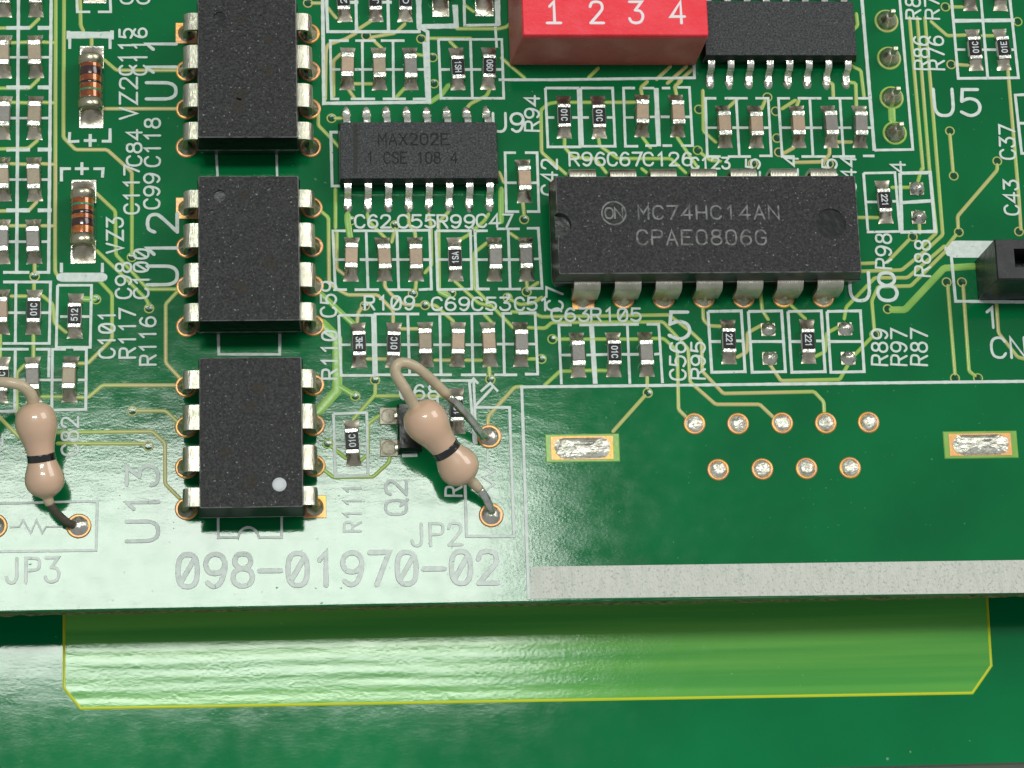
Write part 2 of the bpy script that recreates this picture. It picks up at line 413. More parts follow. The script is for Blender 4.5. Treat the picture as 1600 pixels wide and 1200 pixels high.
for i in range(NY+1):
    for j in range(NX+1):
        f = i/NY; u = j/NX
        # rows run parallel to the lower rim
        yl = ytop+(bl_.y-ytop)*f; yr = ytop+(br_.y-ytop)*f
        x0_ = ext(yl)[0]; x1_ = ext(yr)[1]
        dd = (1-f)*(ytop-bl_.y)
        vs.append((x0_+(x1_-x0_)*u, yl+(yr-yl)*u, 1.632+.0019*(.65+.35*math.sin(u*23+dd*2)*math.cos(u*9))*math.sin(dd*2*math.pi/.84+.35*math.sin(u*17))))
for i in range(NY):
    for j in range(NX):
        q = i*(NX+1)+j; fs.append((q, q+NX+1, q+NX+2, q+1))
m.add(vs, fs, 0, True)
m.build('copper_strip', M['plane_low'], ll)
m = MB(); m.ribbon([(p.x, p.y) for p in sp], .20, [(-1, 0), (-.5, .06), (.5, .06), (1, 0)], 1.602, smooth=True)
m.build('strip_rim', M['plane_rim'], ll)

# ---------------------------------------------------------------- upper board
YE = P(800, 940.5).y
board = thing('circuit_board', 'upper green circuit board crowded with small chips, white lettering and traces', 'circuit board', (0, 0, 0))
m = MB()
xs = [-60+i*.6 for i in range(201)]
edge = [(x, YE+random.uniform(-.03, .03)) for x in xs]
m.poly(edge+[(60, 50), (-60, 50)], -.85, -.03)
m.build('board_edge', M['fr4_green'], board)
m = MB(); edge2 = [(x, YE+.03+random.uniform(-.08, .05)) for x in xs]
m.poly(edge2+[(60, 49.8), (-60, 49.8)], -1.85, -.852)
sb = m.build('substrate', M['fr4'], board)
m = MB()
# top skin with a softly rolled front edge
m.add([(-60, YE+.05, 0), (60, YE+.05, 0), (60, 50, 0), (-60, 50, 0), (-60, YE-.03, -.06), (60, YE-.03, -.06)], [(0, 1, 2, 3), (4, 5, 1, 0)])
m.build('solder_mask', M['mask'], board)

def trace(pts, wpx=6.0, mt='trace'):
    m = MB(); q = [P(x, y) for x, y in pts]
    # ease the corners a little
    r = [q[0]]
    for i in range(1, len(q)-1):
        a, b, c = q[i-1], q[i], q[i+1]
        da = min(.09, (a-b).length*.4); dc = min(.09, (c-b).length*.4)
        r += [b+(a-b).normalized()*da, b+(c-b).normalized()*dc]
    r.append(q[-1])
    m.ribbon(r, wpx/24.6, TRACE, .002+random.random()*.004, round_ends=True, smooth=True)
    m.build('copper_trace', M[mt], board)
TR = [
 [(87,-6),(86,425),(90,431)], [(100,-6),(99,215),(118,234),(167,234),(174,240),(206,269),(206,396)],
 [(125,-6),(126,40),(130,48)], [(143,58),(143,73)], [(163,94),(182,110),(277,110)], [(163,170),(277,170)],
 [(67,66),(87,67)], [(67,160),(86,161)], [(66,256),(85,257)], [(66,353),(85,353)],
 [(18,67),(44,66)], [(17,160),(44,161)], [(17,256),(43,257)], [(16,353),(42,353)],
 [(60,30),(46,44),(-5,44)], [(60,124),(46,138),(-5,138)], [(58,220),(44,232),(-5,233)], [(57,316),(45,329),(-5,330)],
 [(54,413),(54,425)], [(53,440),(53,454)], [(18,463),(40,463)], [(66,462),(82,475),(85,505),(103,519)],
 [(52,525),(52,557)], [(38,571),(27,582),(26,648)], [(150,302),(180,330),(181,398),(197,415),(231,452),(275,452)],
 [(151,392),(186,425),(229,468),(232,476)], [(156,440),(175,460),(175,530),(137,568),(123,568)],
 [(277,456),(259,475),(259,567),(280,590)], [(122,621),(138,621),(160,602),(277,602)], [(66,620),(97,620)],
 [(214,642),(259,642),(278,660)], [(90,676),(238,674),(258,692),(258,756),(280,778)], [(90,693),(226,693)],
 [(-5,648),(32,685)], [(0,512),(0,560)],
 [(497,168),(497,196),(518,217),(530,230)], [(556,52),(540,61),(512,70),(509,80),(508,155)], [(532,85),(521,95),(521,150)], [(524,185),(533,185)],
 [(499,328),(513,340),(514,440),(523,450),(543,461),(590,461),(614,485),(614,503)],
 [(524,296),(524,356)], [(526,362),(526,420),(538,429)], [(574,335),(576,346),(603,373)], [(617,358),(612,378)],
 [(638,335),(639,352),(648,362),(649,371)], [(670,335),(673,350),(674,415),(664,426)], [(700,332),(685,347),(686,455),(698,458)],
 [(763,335),(757,345),(742,358)], [(734,366),(720,374)], [(787,285),(780,270)], [(601,440),(601,448),(613,462),(632,476),(656,477)],
 [(650,440),(649,452)], [(671,477),(680,477),(708,502)], [(564,482),(559,490),(558,503)], [(711,440),(748,474),(766,478)],
 [(760,380),(741,395),(741,450),(790,500),(802,512)], [(757,492),(770,506)], [(817,317),(819,336)], [(798,365),(808,372)], [(823,440),(824,449)],
 [(800,487),(836,490),(845,495),(1045,492),(1079,518),(1096,534),(1097,580),(1130,615),(1272,612),(1287,628),(1288,650)],
 [(826,512),(852,513),(862,504),(1036,503),(1075,545),(1078,597),(1118,632),(1187,632),(1209,653)],
 [(870,530),(892,530)], [(914,530),(946,530)], [(970,530),(996,530)], [(1020,529),(1037,529),(1058,548),(1060,640),(1076,656)],
 [(762,664),(763,650),(804,605),(816,604)], [(851,602),(875,580),(892,580)], [(914,579),(948,579)], [(1011,588),(1011,606)],
 [(1007,619),(958,674)], [(824,561),(839,561)],
 [(870,160),(857,162),(845,172),(846,238),(884,272)], [(893,160),(923,160)], [(947,160),(992,160)],
 [(882,216),(882,230),(895,246),(930,248),(947,270)], [(935,216),(937,228),(965,248),(1048,248),(1071,270)],
 [(1003,149),(1001,137),(1011,128)], [(1057,149),(1054,135),(1064,127)], [(1026,124),(1047,104)], [(1043,130),(1072,104)], [(1060,128),(1082,108)],
 [(920,121),(934,107)], [(784,91),(820,122)], [(1004,215),(1016,231)], [(1058,215),(1075,240),(1090,262)],
 [(1098,142),(1099,205),(1118,222)], [(1152,155),(1140,166)], [(1195,158),(1190,170)], [(1242,157),(1222,170)], [(1248,157),(1244,168)],
 [(1292,129),(1301,130),(1302,152)], [(1324,128),(1337,130),(1338,168)], [(1330,103),(1345,110),(1350,152)], [(1338,22),(1340,40),(1332,48)],
 [(1096,240),(1110,251),(1125,252)], [(1222,241),(1240,231)], [(1240,254),(1284,253),(1296,242),(1296,230)], [(1308,222),(1330,222)],
 [(1421,28),(1442,264)], [(1433,28),(1452,262)], [(1445,28),(1458,180),(1473,367),(1448,390),(1409,422),(1344,424)],
 [(1452,262),(1463,364),(1440,386)], [(1475,385),(1418,434),(1367,434),(1322,480),(1319,498)], [(1476,394),(1423,447),(1372,448),(1362,470),(1366,516)],
 [(1420,375),(1386,410)], [(1338,340),(1371,340)], [(1344,412),(1368,411)], [(1484,211),(1489,268)], [(1558,258),(1558,266),(1496,338),(1497,356)],
 [(1493,368),(1480,384)], [(1575,112),(1592,310),(1595,358)], [(1481,447),(1492,584)], [(1505,447),(1514,580),(1523,587)],
 [(1557,474),(1560,520),(1590,558),(1606,562)], [(1455,34),(1480,56),(1508,55)], [(1535,56),(1552,56)], [(1484,11),(1503,11)], [(1493,101),(1512,102)],
 [(1098,478),(1099,500),(1108,509),(1126,510)], [(1188,455),(1191,485),(1200,499)], [(1234,475),(1258,498)], [(1190,508),(1168,520),(1167,550),(1152,558)],
 [(1312,510),(1292,520),(1289,550),(1274,557)], [(1203,570),(1220,595),(1312,593),(1326,568)], [(1335,555),(1361,528)],
 [(1434,284),(1440,264)], [(1422,293),(1394,293)], [(1436,346),(1437,364)],
 [(574,561),(603,561)], [(680,563),(703,563)], [(728,563),(752,563)], [(628,514),(653,514)], [(585,562),(586,587)], [(586,602),(586,617),(552,655)],
 [(588,619),(700,619)], [(764,573),(765,587)], [(592,650),(575,662),(575,710),(563,720)], [(609,714),(608,722),(583,745),(521,746),(502,731)], [(518,698),(540,716)],
 [(512,12),(525,28)], [(556,48),(578,34)], [(632,38),(617,52),(582,58)], [(597,76),(580,60)], [(553,131),(581,131)], [(545,141),(554,154)], [(632,138),(620,151)],
 [(650,85),(662,87)], [(668,60),(735,60)], [(703,65),(714,76)], [(765,141),(760,150),(735,162),(727,172)], [(806,28),(792,42),(780,45),(714,45)], [(726,8),(740,18)],
 [(488,5),(506,5)], [(1003,264),(1010,270)], [(840,442),(826,452)], [(846,465),(832,474),(812,476),(798,468)],
]
for t in TR: trace(t)
for t, wd in [([(503,505),(527,528),(527,610),(498,642)], 15), ([(527,602),(550,616)], 9), ([(500,458),(545,500),(553,507)], 9), ([(543,336),(543,345),(547,372)], 10),
              ([(783,296),(783,346)], 9), ([(688,456),(700,462)], 10), ([(1394,484),(1414,484),(1475,419),(1522,416)], 11), ([(1393,166),(1394,188)], 12), ([(130,467),(147,468)], 9), ([(700,134),(690,148),(672,160)], 8)]:
    trace(t, wd, 'trace_lime')

def via(x, y, r=.33):
    p = P(x, y); m = MB()
    m.lathe(0, 0, [(r, 0), (r*.96, .030), (r*.86, .045), (r*.76, .036), (r*.70, .008)], 20, 0, cap=False)
    m.lathe(0, 0, [(r*.72, .016), (r*.5, .009), (r*.15, .004)], 16, 1)
    m.build('via', [M['trace'], M['via_hole']], board, (p.x, p.y, .004))
for v in [(54,432),(150,468),(206,402),(233,482),(207,642),(232,697),(518,185),(548,345),(617,352),(645,459),(664,477),(705,458),(738,362),(570,478),(793,465),(819,343),(823,456),
          (863,530),(846,561),(1012,614),(1092,171),(1090,235),(1199,152),(1212,174),(1214,216),(1217,238),(1176,256),(1295,256),(1426,370),(1387,483),(1484,205),(1490,275),(1558,252),(1498,363),
          (1592,362),(1479,441),(1503,441),(1492,591),(1528,591),(1477,11),(1486,101),(1590,34),(1366,523),(586,594),(555,619),(766,593),(512,693),(572,56),(658,61),(676,90),(678,131),(481,5)]:
    via(*v)

# ---- white legend: outlines
def line(pts, wpx=4.6, closed=False, k=[0]):
    m = MB(); k[0] += 1
    pts = pts if isinstance(pts[0][0], (list, tuple)) else [pts]
    if len(pts) > 1 and all(len(q) == 2 for q in pts):      # lone strokes: each its own piece
        for q in pts: line([q], wpx)
        return
    for i, pl in enumerate(pts):
        q = [P(x, y) for x, y in pl]; d = [q[0]]
        for a, b in zip(q, q[1:]):
            n = max(1, int((b-a).length/.35)); d += [a+(b-a)*(j/n) for j in range(1, n+1)]
        m.ribbon(d, wpx/24.6, SILK, .012+.0013*((k[0]+i*3) % 11), closed=closed, jit=.09)
    m.build('printed_outline', M['silk'], board)
def seg(*s): return [[(a, b), (c, d)] for a, b, c, d in s]
# left columns
line(seg((29,-6,26,428),(80,-6,76,428)), 5.5)
for y in (44, 137, 234, 329):
    line(seg((10,y,47,y),(59,y,81,y)), 7)
for y in (90, 185, 281, 378): line(seg((13,y,44,y),(65,y,79,y)), 4.5)
line(seg((5,426,46,426),(56,426,78,426)), 5)
line([[(5,441),(79,441),(77,537),(4,537)], [(25,441),(24,537)], [(13,489),(40,489)], [(63,489),(78,489)]])
line([[(-5,546),(45,546)], [(56,546),(77,546),(76,590)], [(24,546),(23,645)], [(27,594),(42,594)], [(60,594),(84,594)], [(-5,643),(38,643)]])
line([[(90,446),(143,446),(141,543),(88,543)][:4]+[(90,446)], [(94,495),(106,495)], [(128,495),(141,495)]])
line([[(103,546),(82,546),(81,641),(134,640),(135,546),(115,546)], [(83,594),(98,594)], [(122,594),(135,594)]])
line([[(120,-6),(121,19),(141,19)], [(153,19),(173,19),(172,-6)]])
line(seg((107,55,175,55)), 12); line(seg((109,60,109,77),(172,60,172,77)), 5)
for cx_, cy_ in ((107,55),(175,55)): line(seg((cx_-3,cy_,cx_+3,cy_)), 15)
line([[(109,207),(108,222),(124,221)], [(172,201),(172,221),(159,221)], [(131,220),(151,220)], [(141,210),(141,230)]], 5)
line([[(96,284),(96,264),(111,264)], [(146,264),(161,264),(160,278)], [(117,264),(139,264)], [(128,254),(128,274)]], 5)
m = MB(); a_ = [P(89+8*0, 433)]
m.ribbon([P(96,433.5), P(160,433.5)], 15/24.6, SILK, .016, round_ends=True); m.build('printed_bar', M['silk'], board)
line(seg((96,411,96,426),(160,411,160,426)), 5)
# optocouplers
line(seg((338,238,340,276),(432,238,433,276)), 4); line([[(341,514),(342,554),(437,554),(437,514)]], 4.5)
arc = [(372,840)]+[(388-15*math.cos(math.radians(a)), 839-15*math.sin(math.radians(a))) for a in range(20, 161, 20)]+[(405,840)]
line([[(341,802),(341,840)]+arc+[(440,840),(440,802)]], 4)
# top centre
line([[(504,-6),(506,162),(671,160),(668,50),(657,44)]], 6); line([[(510,-6),(512,50),(655,50),(653,-6)], [(556,-6),(557,48)], [(606,-6),(607,48)], [(540,4),(560,4)], [(592,4),(612,4)]], 5.5)
line([[(654,-6),(655,42),(713,41),(711,8)]], 9); line([[(725,-6),(726,40),(780,39)]], 5); line(seg((777,-6,778,40)), 9); line(seg((774,42,776,75)), 4.5)
line([[(530,155),(518,155),(516,64),(545,64)], [(555,64),(587,64)], [(595,64),(632,64)], [(566,64),(567,155)], [(614,64),(615,155)], [(548,155),(586,155)], [(598,155),(634,155)], [(645,155),(668,155)],
      [(518,109),(532,109)], [(554,109),(582,109)], [(602,109),(630,109)], [(652,109),(664,109)]])
line(seg((664,66,669,158)), 9)
line([[(685,62),(784,62),(787,154),(689,154),(685,62)], [(735,62),(738,154)], [(688,109),(703,109)], [(726,109),(752,109)], [(775,109),(786,109)]])
line([[(779,125),(860,125),(1085,122),(1084,92)]], 5); line([[(528,207),(517,207),(519,291),(531,291)]], 5)
# resistors R94/R96, C67/C126
line([[(852,138),(903,138),(906,230),(856,230),(852,138)], [(855,184),(866,184)], [(894,184),(905,184)]])
line([[(907,138),(957,138),(961,229),(910,229),(907,138)], [(908,184),(920,184)], [(948,184),(959,184)]])
line([[(992,138),(974,138),(977,229),(997,229)], [(1004,138),(1022,138)], [(1008,228),(1026,228)], [(975,184),(990,184)], [(1015,183),(1026,183)]])
line(seg((1025,138,1029,229)), 8); line([[(1034,138),(1047,138)], [(1058,137),(1077,137),(1082,228),(1064,228)], [(1035,228),(1050,228)], [(1032,183),(1046,183)], [(1069,183),(1079,183)]])
line([[(806,239),(789,239),(791,331),(811,331)], [(820,239),(839,239),(842,331),(823,331)], [(790,286),(807,286)], [(829,286),(841,286)]])
# capacitors under the upper SOIC
line([[(1119,154),(1102,154),(1105,245),(1126,245)], [(1132,154),(1168,154)], [(1180,154),(1200,154),(1205,244),(1186,244)], [(1137,245),(1173,245)], [(1150,154),(1155,245)], [(1105,200),(1120,200)], [(1144,200),(1169,200)], [(1193,200),(1203,200)]])
line([[(1234,154),(1216,154),(1222,245),(1240,245)], [(1246,154),(1283,154)], [(1294,154),(1332,154)], [(1340,154),(1359,154)], [(1252,245),(1290,245)], [(1300,245),(1336,245)], [(1348,244),(1366,244)], [(1265,154),(1270,245)], [(1312,154),(1318,245)],
      [(1220,200),(1236,200)], [(1258,200),(1284,200)], [(1307,200),(1330,200)], [(1355,200),(1363,200)]])
line([[(1346,-6),(1366,236)], ], 6); line([[(1366,235),(1426,234),(1405,-6)]], 5)
line([[(1486,-6),(1497,123),(1591,122),(1577,-6)], [(1532,-6),(1543,122)]], 5); line(seg((1489,33,1585,32)), 7); line(seg((1493,78,1508,78),(1534,78,1558,78),(1580,78,1587,78)))
line([[(1606,148),(1586,149),(1596,240),(1606,240)], [(1591,193),(1606,193)]], 5)
line([[(1349,271),(1398,270),(1406,362),(1356,363),(1349,271)], [(1353,316),(1372,316)], [(1394,315),(1402,315)]]); line([[(1406,271),(1453,270),(1461,362),(1409,363),(1406,271)], [(1409,317),(1457,314)]], 6)
# middle rows
line([[(540,361),(520,361),(524,453),(542,453)], [(552,361),(606,361)], [(605,361),(671,360),(674,452),(654,453)], [(572,361),(575,453)], [(620,361),(623,453)], [(554,453),(592,453)], [(605,453),(642,453)], [(523,406),(540,406)], [(562,406),(590,406)], [(612,406),(640,406)], [(661,406),(673,406)]])
line([[(681,361),(735,361),(737,452),(684,453),(681,361)], [(683,406),(700,406)], [(722,406),(736,406)]])
line([[(762,361),(742,361),(746,452),(765,452)], [(776,358),(812,358)], [(823,357),(841,357),(847,451),(825,451)], [(794,358),(797,452)], [(778,452),(814,452)], [(744,406),(762,406)], [(785,406),(811,406)], [(834,405),(845,405)]])
line([[(529,493),(582,493),(584,587),(533,587),(529,493)], [(531,539),(548,539)], [(572,539),(583,539)]], 4.6)
line([[(655,491),(586,491),(588,586),(706,586)], [(668,491),(770,490)], [(783,490),(800,490)], [(810,490),(836,489),(840,585),(820,585)], [(637,491),(640,586)], [(687,491),(689,586)], [(737,491),(739,586)], [(786,490),(788,586)], [(720,586),(760,586)], [(772,586),(808,586)],
      [(588,539),(604,539)], [(627,539),(654,539)], [(677,539),(704,539)], [(727,539),(753,539)], [(776,538),(803,538)], [(825,538),(838,538)]])
line([[(893,508),(873,508),(877,601)], [(905,508),(998,507)], [(1010,507),(1029,507),(1035,599)], [(980,508),(984,600)], [(876,555),(892,555)], [(916,555),(950,554)], [(971,554),(998,554)], [(1022,554),(1032,553)]]); line(seg((924,508,930,600)), 8)
line([[(812,605),(1606,596)], ], 5.2); line([[(815,605),(826,937)]], 5)
for x0 in (1106, 1169, 1231, 1292):
    line([[(x0,487),(x0+52,486),(x0+58,581),(x0+6,582),(x0,487)], [(x0+3,534),(x0+(20 if x0 in (1106,1231) else 54),534)]] + ([[(x0+44,533),(x0+55,533)]] if x0 in (1106,1231) else []), 5)
line([[(521,647),(573,645),(575,743),(524,745),(521,647)], [(523,694),(541,694)], [(561,694),(574,694)]])
# JP2 area
line([[(688,595),(737,595)], [(733,595),(737,640),(741,694)], [(740,594),(744,694)], [(733,600),(740,592),(747,600)], [(683,619),(687,677)], [(686,644),(700,644)]], 4.5)
line([[(742,635),(771,604)], [(751,612),(766,599),(778,612)]], 4.5)
line([[(740,637),(796,637),(803,838),(729,838),(726,742)]], 4.5)
line([[(762,702),(762,722),(757,727),(772,736),(755,746),(772,757),(756,768),(768,776),(768,786)]], 3.5)
line([[(-5,787),(152,783),(150,860),(-5,862)]], 4)
line([[(15,824),(30,823),(36,813),(48,833),(57,813),(66,833),(72,823),(98,823)]], 3)
line([[(628,712),(652,711)]], 6)
# connector outline and the solid white pieces
line([[(1486,400),(1493,471),(1606,472)]], 5.2)
m = MB(); q = [(1606,377),(1492,376),(1481,379),(1475,387),(1475,394),(1480,400),(1490,403),(1606,403)]
m.poly([(P(*p).x, P(*p).y) for p in q], .0, .047, .02); m.build('printed_bar', M['silk'], board)
m = MB(); q = [(826,936),(1606,926.2),(1606,875),(829,885.5)]
m.poly([(P(*p).x, P(*p).y) for p in q], .0, .04, .02); m.build('printed_band', M['silk_warm'], board)

# ---- white legend: lettering   (text, x0, y0, x1, y1, height px) base line from x0,y0 to x1,y1
TX = [('VZ2',214,186,214,122,26),('C115',207,117,207,46,20),('C116',229,117,229,45,20),('U11',275,155,275,58,45),('C84',221,259,221,204,22),('C117',217,334,217,259,22),('C118',250,260,250,186,23),
 ('C99',249,326,249,272,23),('C',208,6,208,-14,20),('C',234,6,234,-14,20),('U12',277,445,277,334,45),('VZ3',192,395,192,341,24),('C98',205,466,205,411,23),('C1/0/0',232,466,232,390,22),('C1/01',179,559,179,487,23),
 ('R117',211,559,211,483,23),('R116',243,570,243,496,23),('C82',122,711,122,652,24),('U13',247,845,247,728,46),('R2',4,717,4,680,22),('C59',525,495,525,441,23),('R11/0',526,592,526,518,22),
 ('U9',771,206,818,206,30),('R94',842,205,842,151,22),('R96',890,259,945,259,21),('C67',950,259,1003,259,21),('C126',1006,259,1081,259,21),('C123',1080,264,1140,264,18),('C42',870,305,870,250,24),
 ('C62',555,356,610,356,20),('C55',622,356,680,356,20),('R99',684,356,741,356,20),('C47',745,355,801,355,20),('R1/09',570,484,647,484,21),('C69',675,485,733,485,20),('C53',738,485,797,485,20),('C51',805,485,858,485,20),
 ('C7',879,486,879,450,25),('C63',862,502,920,502,20),('R1/05',924,502,1001,502,20),('5',1046,530,1078,530,43),('C56',1071,594,1071,536,24),('R95',1101,592,1101,536,21),('U8',1329,470,1402,470,45),('R98',1392,420,1392,367,24),
 ('R88',1453,432,1453,377,24),('R89',1386,571,1386,516,24),('R97',1416,571,1416,516,24),('R87',1448,571,1448,516,25),('CN1',1550,559,1632,559,32),('1',1538,512,1563,512,32),('U5',1461,181,1532,181,44),
 ('R86',1452,109,1450,58,24),('R76',1475,109,1473,58,24),('R85',1438,30,1436,-22,23),('R75',1467,30,1465,-22,22),('C37',1586,249,1584,197,24),('C43',1592,336,1590,283,23),
 ('C125',1187,322,1187,250,22),('C124',1247,320,1246,245,21),('C45',1308,304,1307,250,23),('C44',1337,300,1336,246,22),('4',1414,270,1413,254,22),
 ('R111',564,830,564,757,25),('Q2',635,804,635,751,31),('R12',721,775,721,722,24),('C68',625,624,685,624,22),('JP2',644,853,722,851,33),('JP3',10,911,92,909,36),('/098-/0197/0-/02',278,917,778,911,48)]
for i, (s, x0, y0, x1, y1, h) in enumerate(TX):
    a = P(x0, y0); b = P(x1, y1)
    big = h > 28
    wd = (.31 if h > 46 else .24 if h > 40 else .19 if big else .155)
    text_mb(s, a, b, h/24.6, wd, .017+.0012*(i % 7)).build('printed_text', M['silk'], board)

# ---- bare solder pads of the board
def rough_dome(m, rx, ry, h, mi=0, n=18, rings=5, jit=.06, squash=2.0):
    vs = []; fs = []
    for k in range(rings):
        f = 1-k/rings
        z = h*(1-f**squash)
        for i in range(n):
            a = 2*math.pi*i/n
            j = 1+random.uniform(-jit, jit)
            vs.append((rx*f*math.cos(a)*j, ry*f*math.sin(a)*j, z+random.uniform(-jit, jit)*h*1.2))
    vs.append((0, 0, h*(1+random.uniform(-jit, jit))))
    for k in range(rings-1):
        for i in range(n):
            j = (i+1) % n
            fs.append((k*n+i, k*n+j, k*n+n+j, k*n+n+i))
    b = (rings-1)*n
    for i in range(n): fs.append((b+i, b+(i+1) % n, len(vs)-1))
    m.add(vs, fs, mi, True)
for (x, y) in [(1085,662),(1153,662),(1222,661),(1290,661),(1357,660),(1122,734),(1191,733),(1260,732),(1328,731)]:
    p = P(x, y)
    m = MB(); m.lathe(0, 0, [(.70, 0), (.68, .05), (.60, .07), (.52, .05), (.50, .01)], 28, cap=False)
    r_ = m.build('pin_pad', M['copper'], board, (p.x, p.y, .003))
    m = MB(); rough_dome(m, .55, .55, .18, jit=.13, n=20, rings=7, squash=2.6); m.build('solder_fill', M['solder_grainy'], r_, (0, 0, .012))
for (x0, y0, x1, y1) in [(853,677.5,967,723),(1476,673,1588,717)]:
    a = P(x0, y1); b = P(x1, y0); cx, cy = (a.x+b.x)/2, (a.y+b.y)/2; hx, hy = (b.x-a.x)/2, (b.y-a.y)/2
    m = MB(); m.loft([(-hx, hx, -hy, hy, 0), (-hx+.05, hx-.05, -hy+.05, hy-.05, .05)])
    f_ = m.build('mounting_pad', M['trace_lime'], board, (cx, cy, .003))
    m = MB(); m.loft([(-hx+.32, hx-.38, -hy+.14, hy-.12, .04), (-hx+.35, hx-.41, -hy+.17, hy-.15, .065)]); m.build('copper_window', M['copper'], f_)
    m = MB()
    vs = []; fs = []; n = 40; rings = 8; X = hx-1.22; Rr = hy-.22
    for k in range(rings):
        f = 1-k/rings
        for i in range(n):
            t = 2*math.pi*i/n; c_, s_ = math.cos(t), math.sin(t)
            jx = random.uniform(-.05, .05)
            x = (X if c_ > 0 else -X)*(.3+.7*f if abs(c_) < .99 else 1)*1.0 + Rr*f*c_ + jx; y = Rr*f*s_ + random.uniform(-.03, .03)
            vs.append((x, y, .07+.2*(1-f**3)+random.uniform(-.035, .035)))
    for k in range(rings-1):
        for i in range(n):
            j = (i+1) % n; fs.append((k*n+i, k*n+j, k*n+n+j, k*n+n+i))
    fs.append(tuple(range((rings-1)*n, rings*n)))
    m.add(vs, fs, 0, True); m.build('solder_fill', M['solder_grainy'], f_)
for (x, y) in [(1200,512),(1202,557),(1320,511),(1325,557),(1432,292),(1435,337)]:
    p = P(x, y+3); m = MB()
    m.rbox(-.46, .46, -.44, .44, 0, .06, .03)
    pad = m.build('bare_pad', M['solder'], board, (p.x, p.y, .003))
    m = MB(); rough_dome(m, .50, .48, .36, jit=.10, n=16, squash=2.2); m.build('solder_blob', M['solder_bright'], pad, (.03, .02, .05))

# ================================================================= COMPONENTS
# ---- chip capacitors and resistors: shared shapes
def fillet(hh, wc, wp, y0, y1, seed):
    """concave solder fillet from the chip end (y0, height hh) out to the pad edge (y1)"""
    rnd = random.Random(seed); m = MB(); n, k = 9, 6; vs = []; fs = []
    for i in range(n):
        t = i/(n-1); y = y0+(y1-y0)*t
        z = .05+(hh-.05)*max(0, (1-t))**1.9 + (.05*math.sin(math.pi*t))
        wv = wc+(wp-wc)*(t**1.6) - .10*math.sin(math.pi*min(1, t*1.3))*.7
        for j in range(k+1):
            u = j/k*2-1
            e = 1-abs(u)**3.0
            zz = max(.012, z*(.30+.70*e)+rnd.uniform(-.012, .012))
            if i == n-1: zz = .03
            vs.append((u*wv/2+rnd.uniform(-.012, .012), y+rnd.uniform(-.012, .012), zz))
    for i in range(n-1):
        for j in range(k):
            a = i*(k+1)+j; fs.append((a, a+1, a+k+2, a+k+1))
    m.add(vs, fs, 0, True)
    # skirt
    per = [j for j in range(k+1)]+[i*(k+1)+k for i in range(1, n)]+[(n-1)*(k+1)+j for j in range(k-1, -1, -1)]+[i*(k+1) for i in range(n-2, 0, -1)]
    base = [(vs[p][0]*1.02, vs[p][1], 0) for p in per]; top = [vs[p] for p in per]; L = len(per)
    m.add(top+base, [(i, (i+1) % L, L+(i+1) % L, L+i) for i in range(L)], 0)
    return m
FIL = {}
for kind, hh in (('c', .66), ('r', .40)):
    FIL[kind] = [(fillet(hh, .84, .98, .74, 1.44, 10+i).mesh('solder_joint', [M['solder']]), fillet(hh, .84, .98, -.74, -1.44, 30+i).mesh('solder_joint', [M['solder']])) for i in range(5)]
m = MB(); m.rbox(-.385, .385, -.48, .48, .03, .78, .035); CAPM = {k: m.mesh('ceramic_body', [M[k]]) for k in ('cap_beige', 'cap_tan', 'cap_grey')}
def endcap(h, wd, y0, y1):
    m = MB(); m.rbox(-wd/2, wd/2, y0, y1, .02, h, .05); return m.mesh('end_cap', [M['tin_end']])
CE = (endcap(.81, .83, .46, .82), endcap(.81, .83, -.82, -.46))
RE = (endcap(.47, .84, .50, .80), endcap(.47, .84, -.80, -.50))
m = MB(); m.rbox(-.41, .41, -.52, .52, .03, .42, .02); RB = m.mesh('ceramic_base', [M['res_white']])
m = MB(); m.rbox(-.395, .395, -.50, .50, .405, .478, .02); RG = m.mesh('black_glaze', [M['res_black']])
INK = [(-1, 0), (-.9, .012), (.9, .012), (1, 0)]
INKM = {}
def inkmesh(s, down):
    k = (s, down)
    if k not in INKM:
        if not down: mb = text_mb(s, (.19, -.36), (.19, .36), .36, .07, .479, INK)
        else: mb = text_mb(s, (-.19, .36), (-.19, -.36), .36, .07, .479, INK)
        INKM[k] = mb.mesh('printed_code', [M['res_ink']])
    return INKM[k]
ORD = ['first', 'second', 'third', 'fourth', 'fifth', 'sixth', 'seventh']
nchip = [0]
def chip(kind, x, yt, yb, label, code=None, down=False):
    p = P(x, (yt+yb)/2); i = nchip[0]; nchip[0] += 1
    rz = random.uniform(-.045, .045)
    cap = kind != 'res'
    t = thing('chip_capacitor' if cap else 'chip_resistor', label, 'capacitor' if cap else 'resistor', (p.x, p.y, .004), rz,
              'chip capacitors soldered on the board' if cap else 'chip resistors soldered on the board')
    dx, dy = random.uniform(-.055, .055), random.uniform(-.05, .07)
    if cap:
        put('ceramic_body', CAPM[kind], t, (dx, dy, 0)); put('end_cap', CE[0], t, (dx, dy, 0)); put('end_cap', CE[1], t, (dx, dy, 0))
        f = FIL['c'][(i*3+1) % 5]
    else:
        b = put('ceramic_base', RB, t, (dx, dy, 0)); put('end_cap', RE[0], t, (dx, dy, 0)); put('end_cap', RE[1], t, (dx, dy, 0))
        g = put('black_glaze', RG, t, (dx, dy, 0))
        if code: put('printed_code', inkmesh(code, down), g)
        f = FIL['r'][(i*3+1) % 5]
    put('solder_joint', f[0], t); put('solder_joint', f[1], t)
B_, T_, G_ = 'cap_beige', 'cap_tan', 'cap_grey'
CN = {B_: 'beige', T_: 'tan', G_: 'grey'}
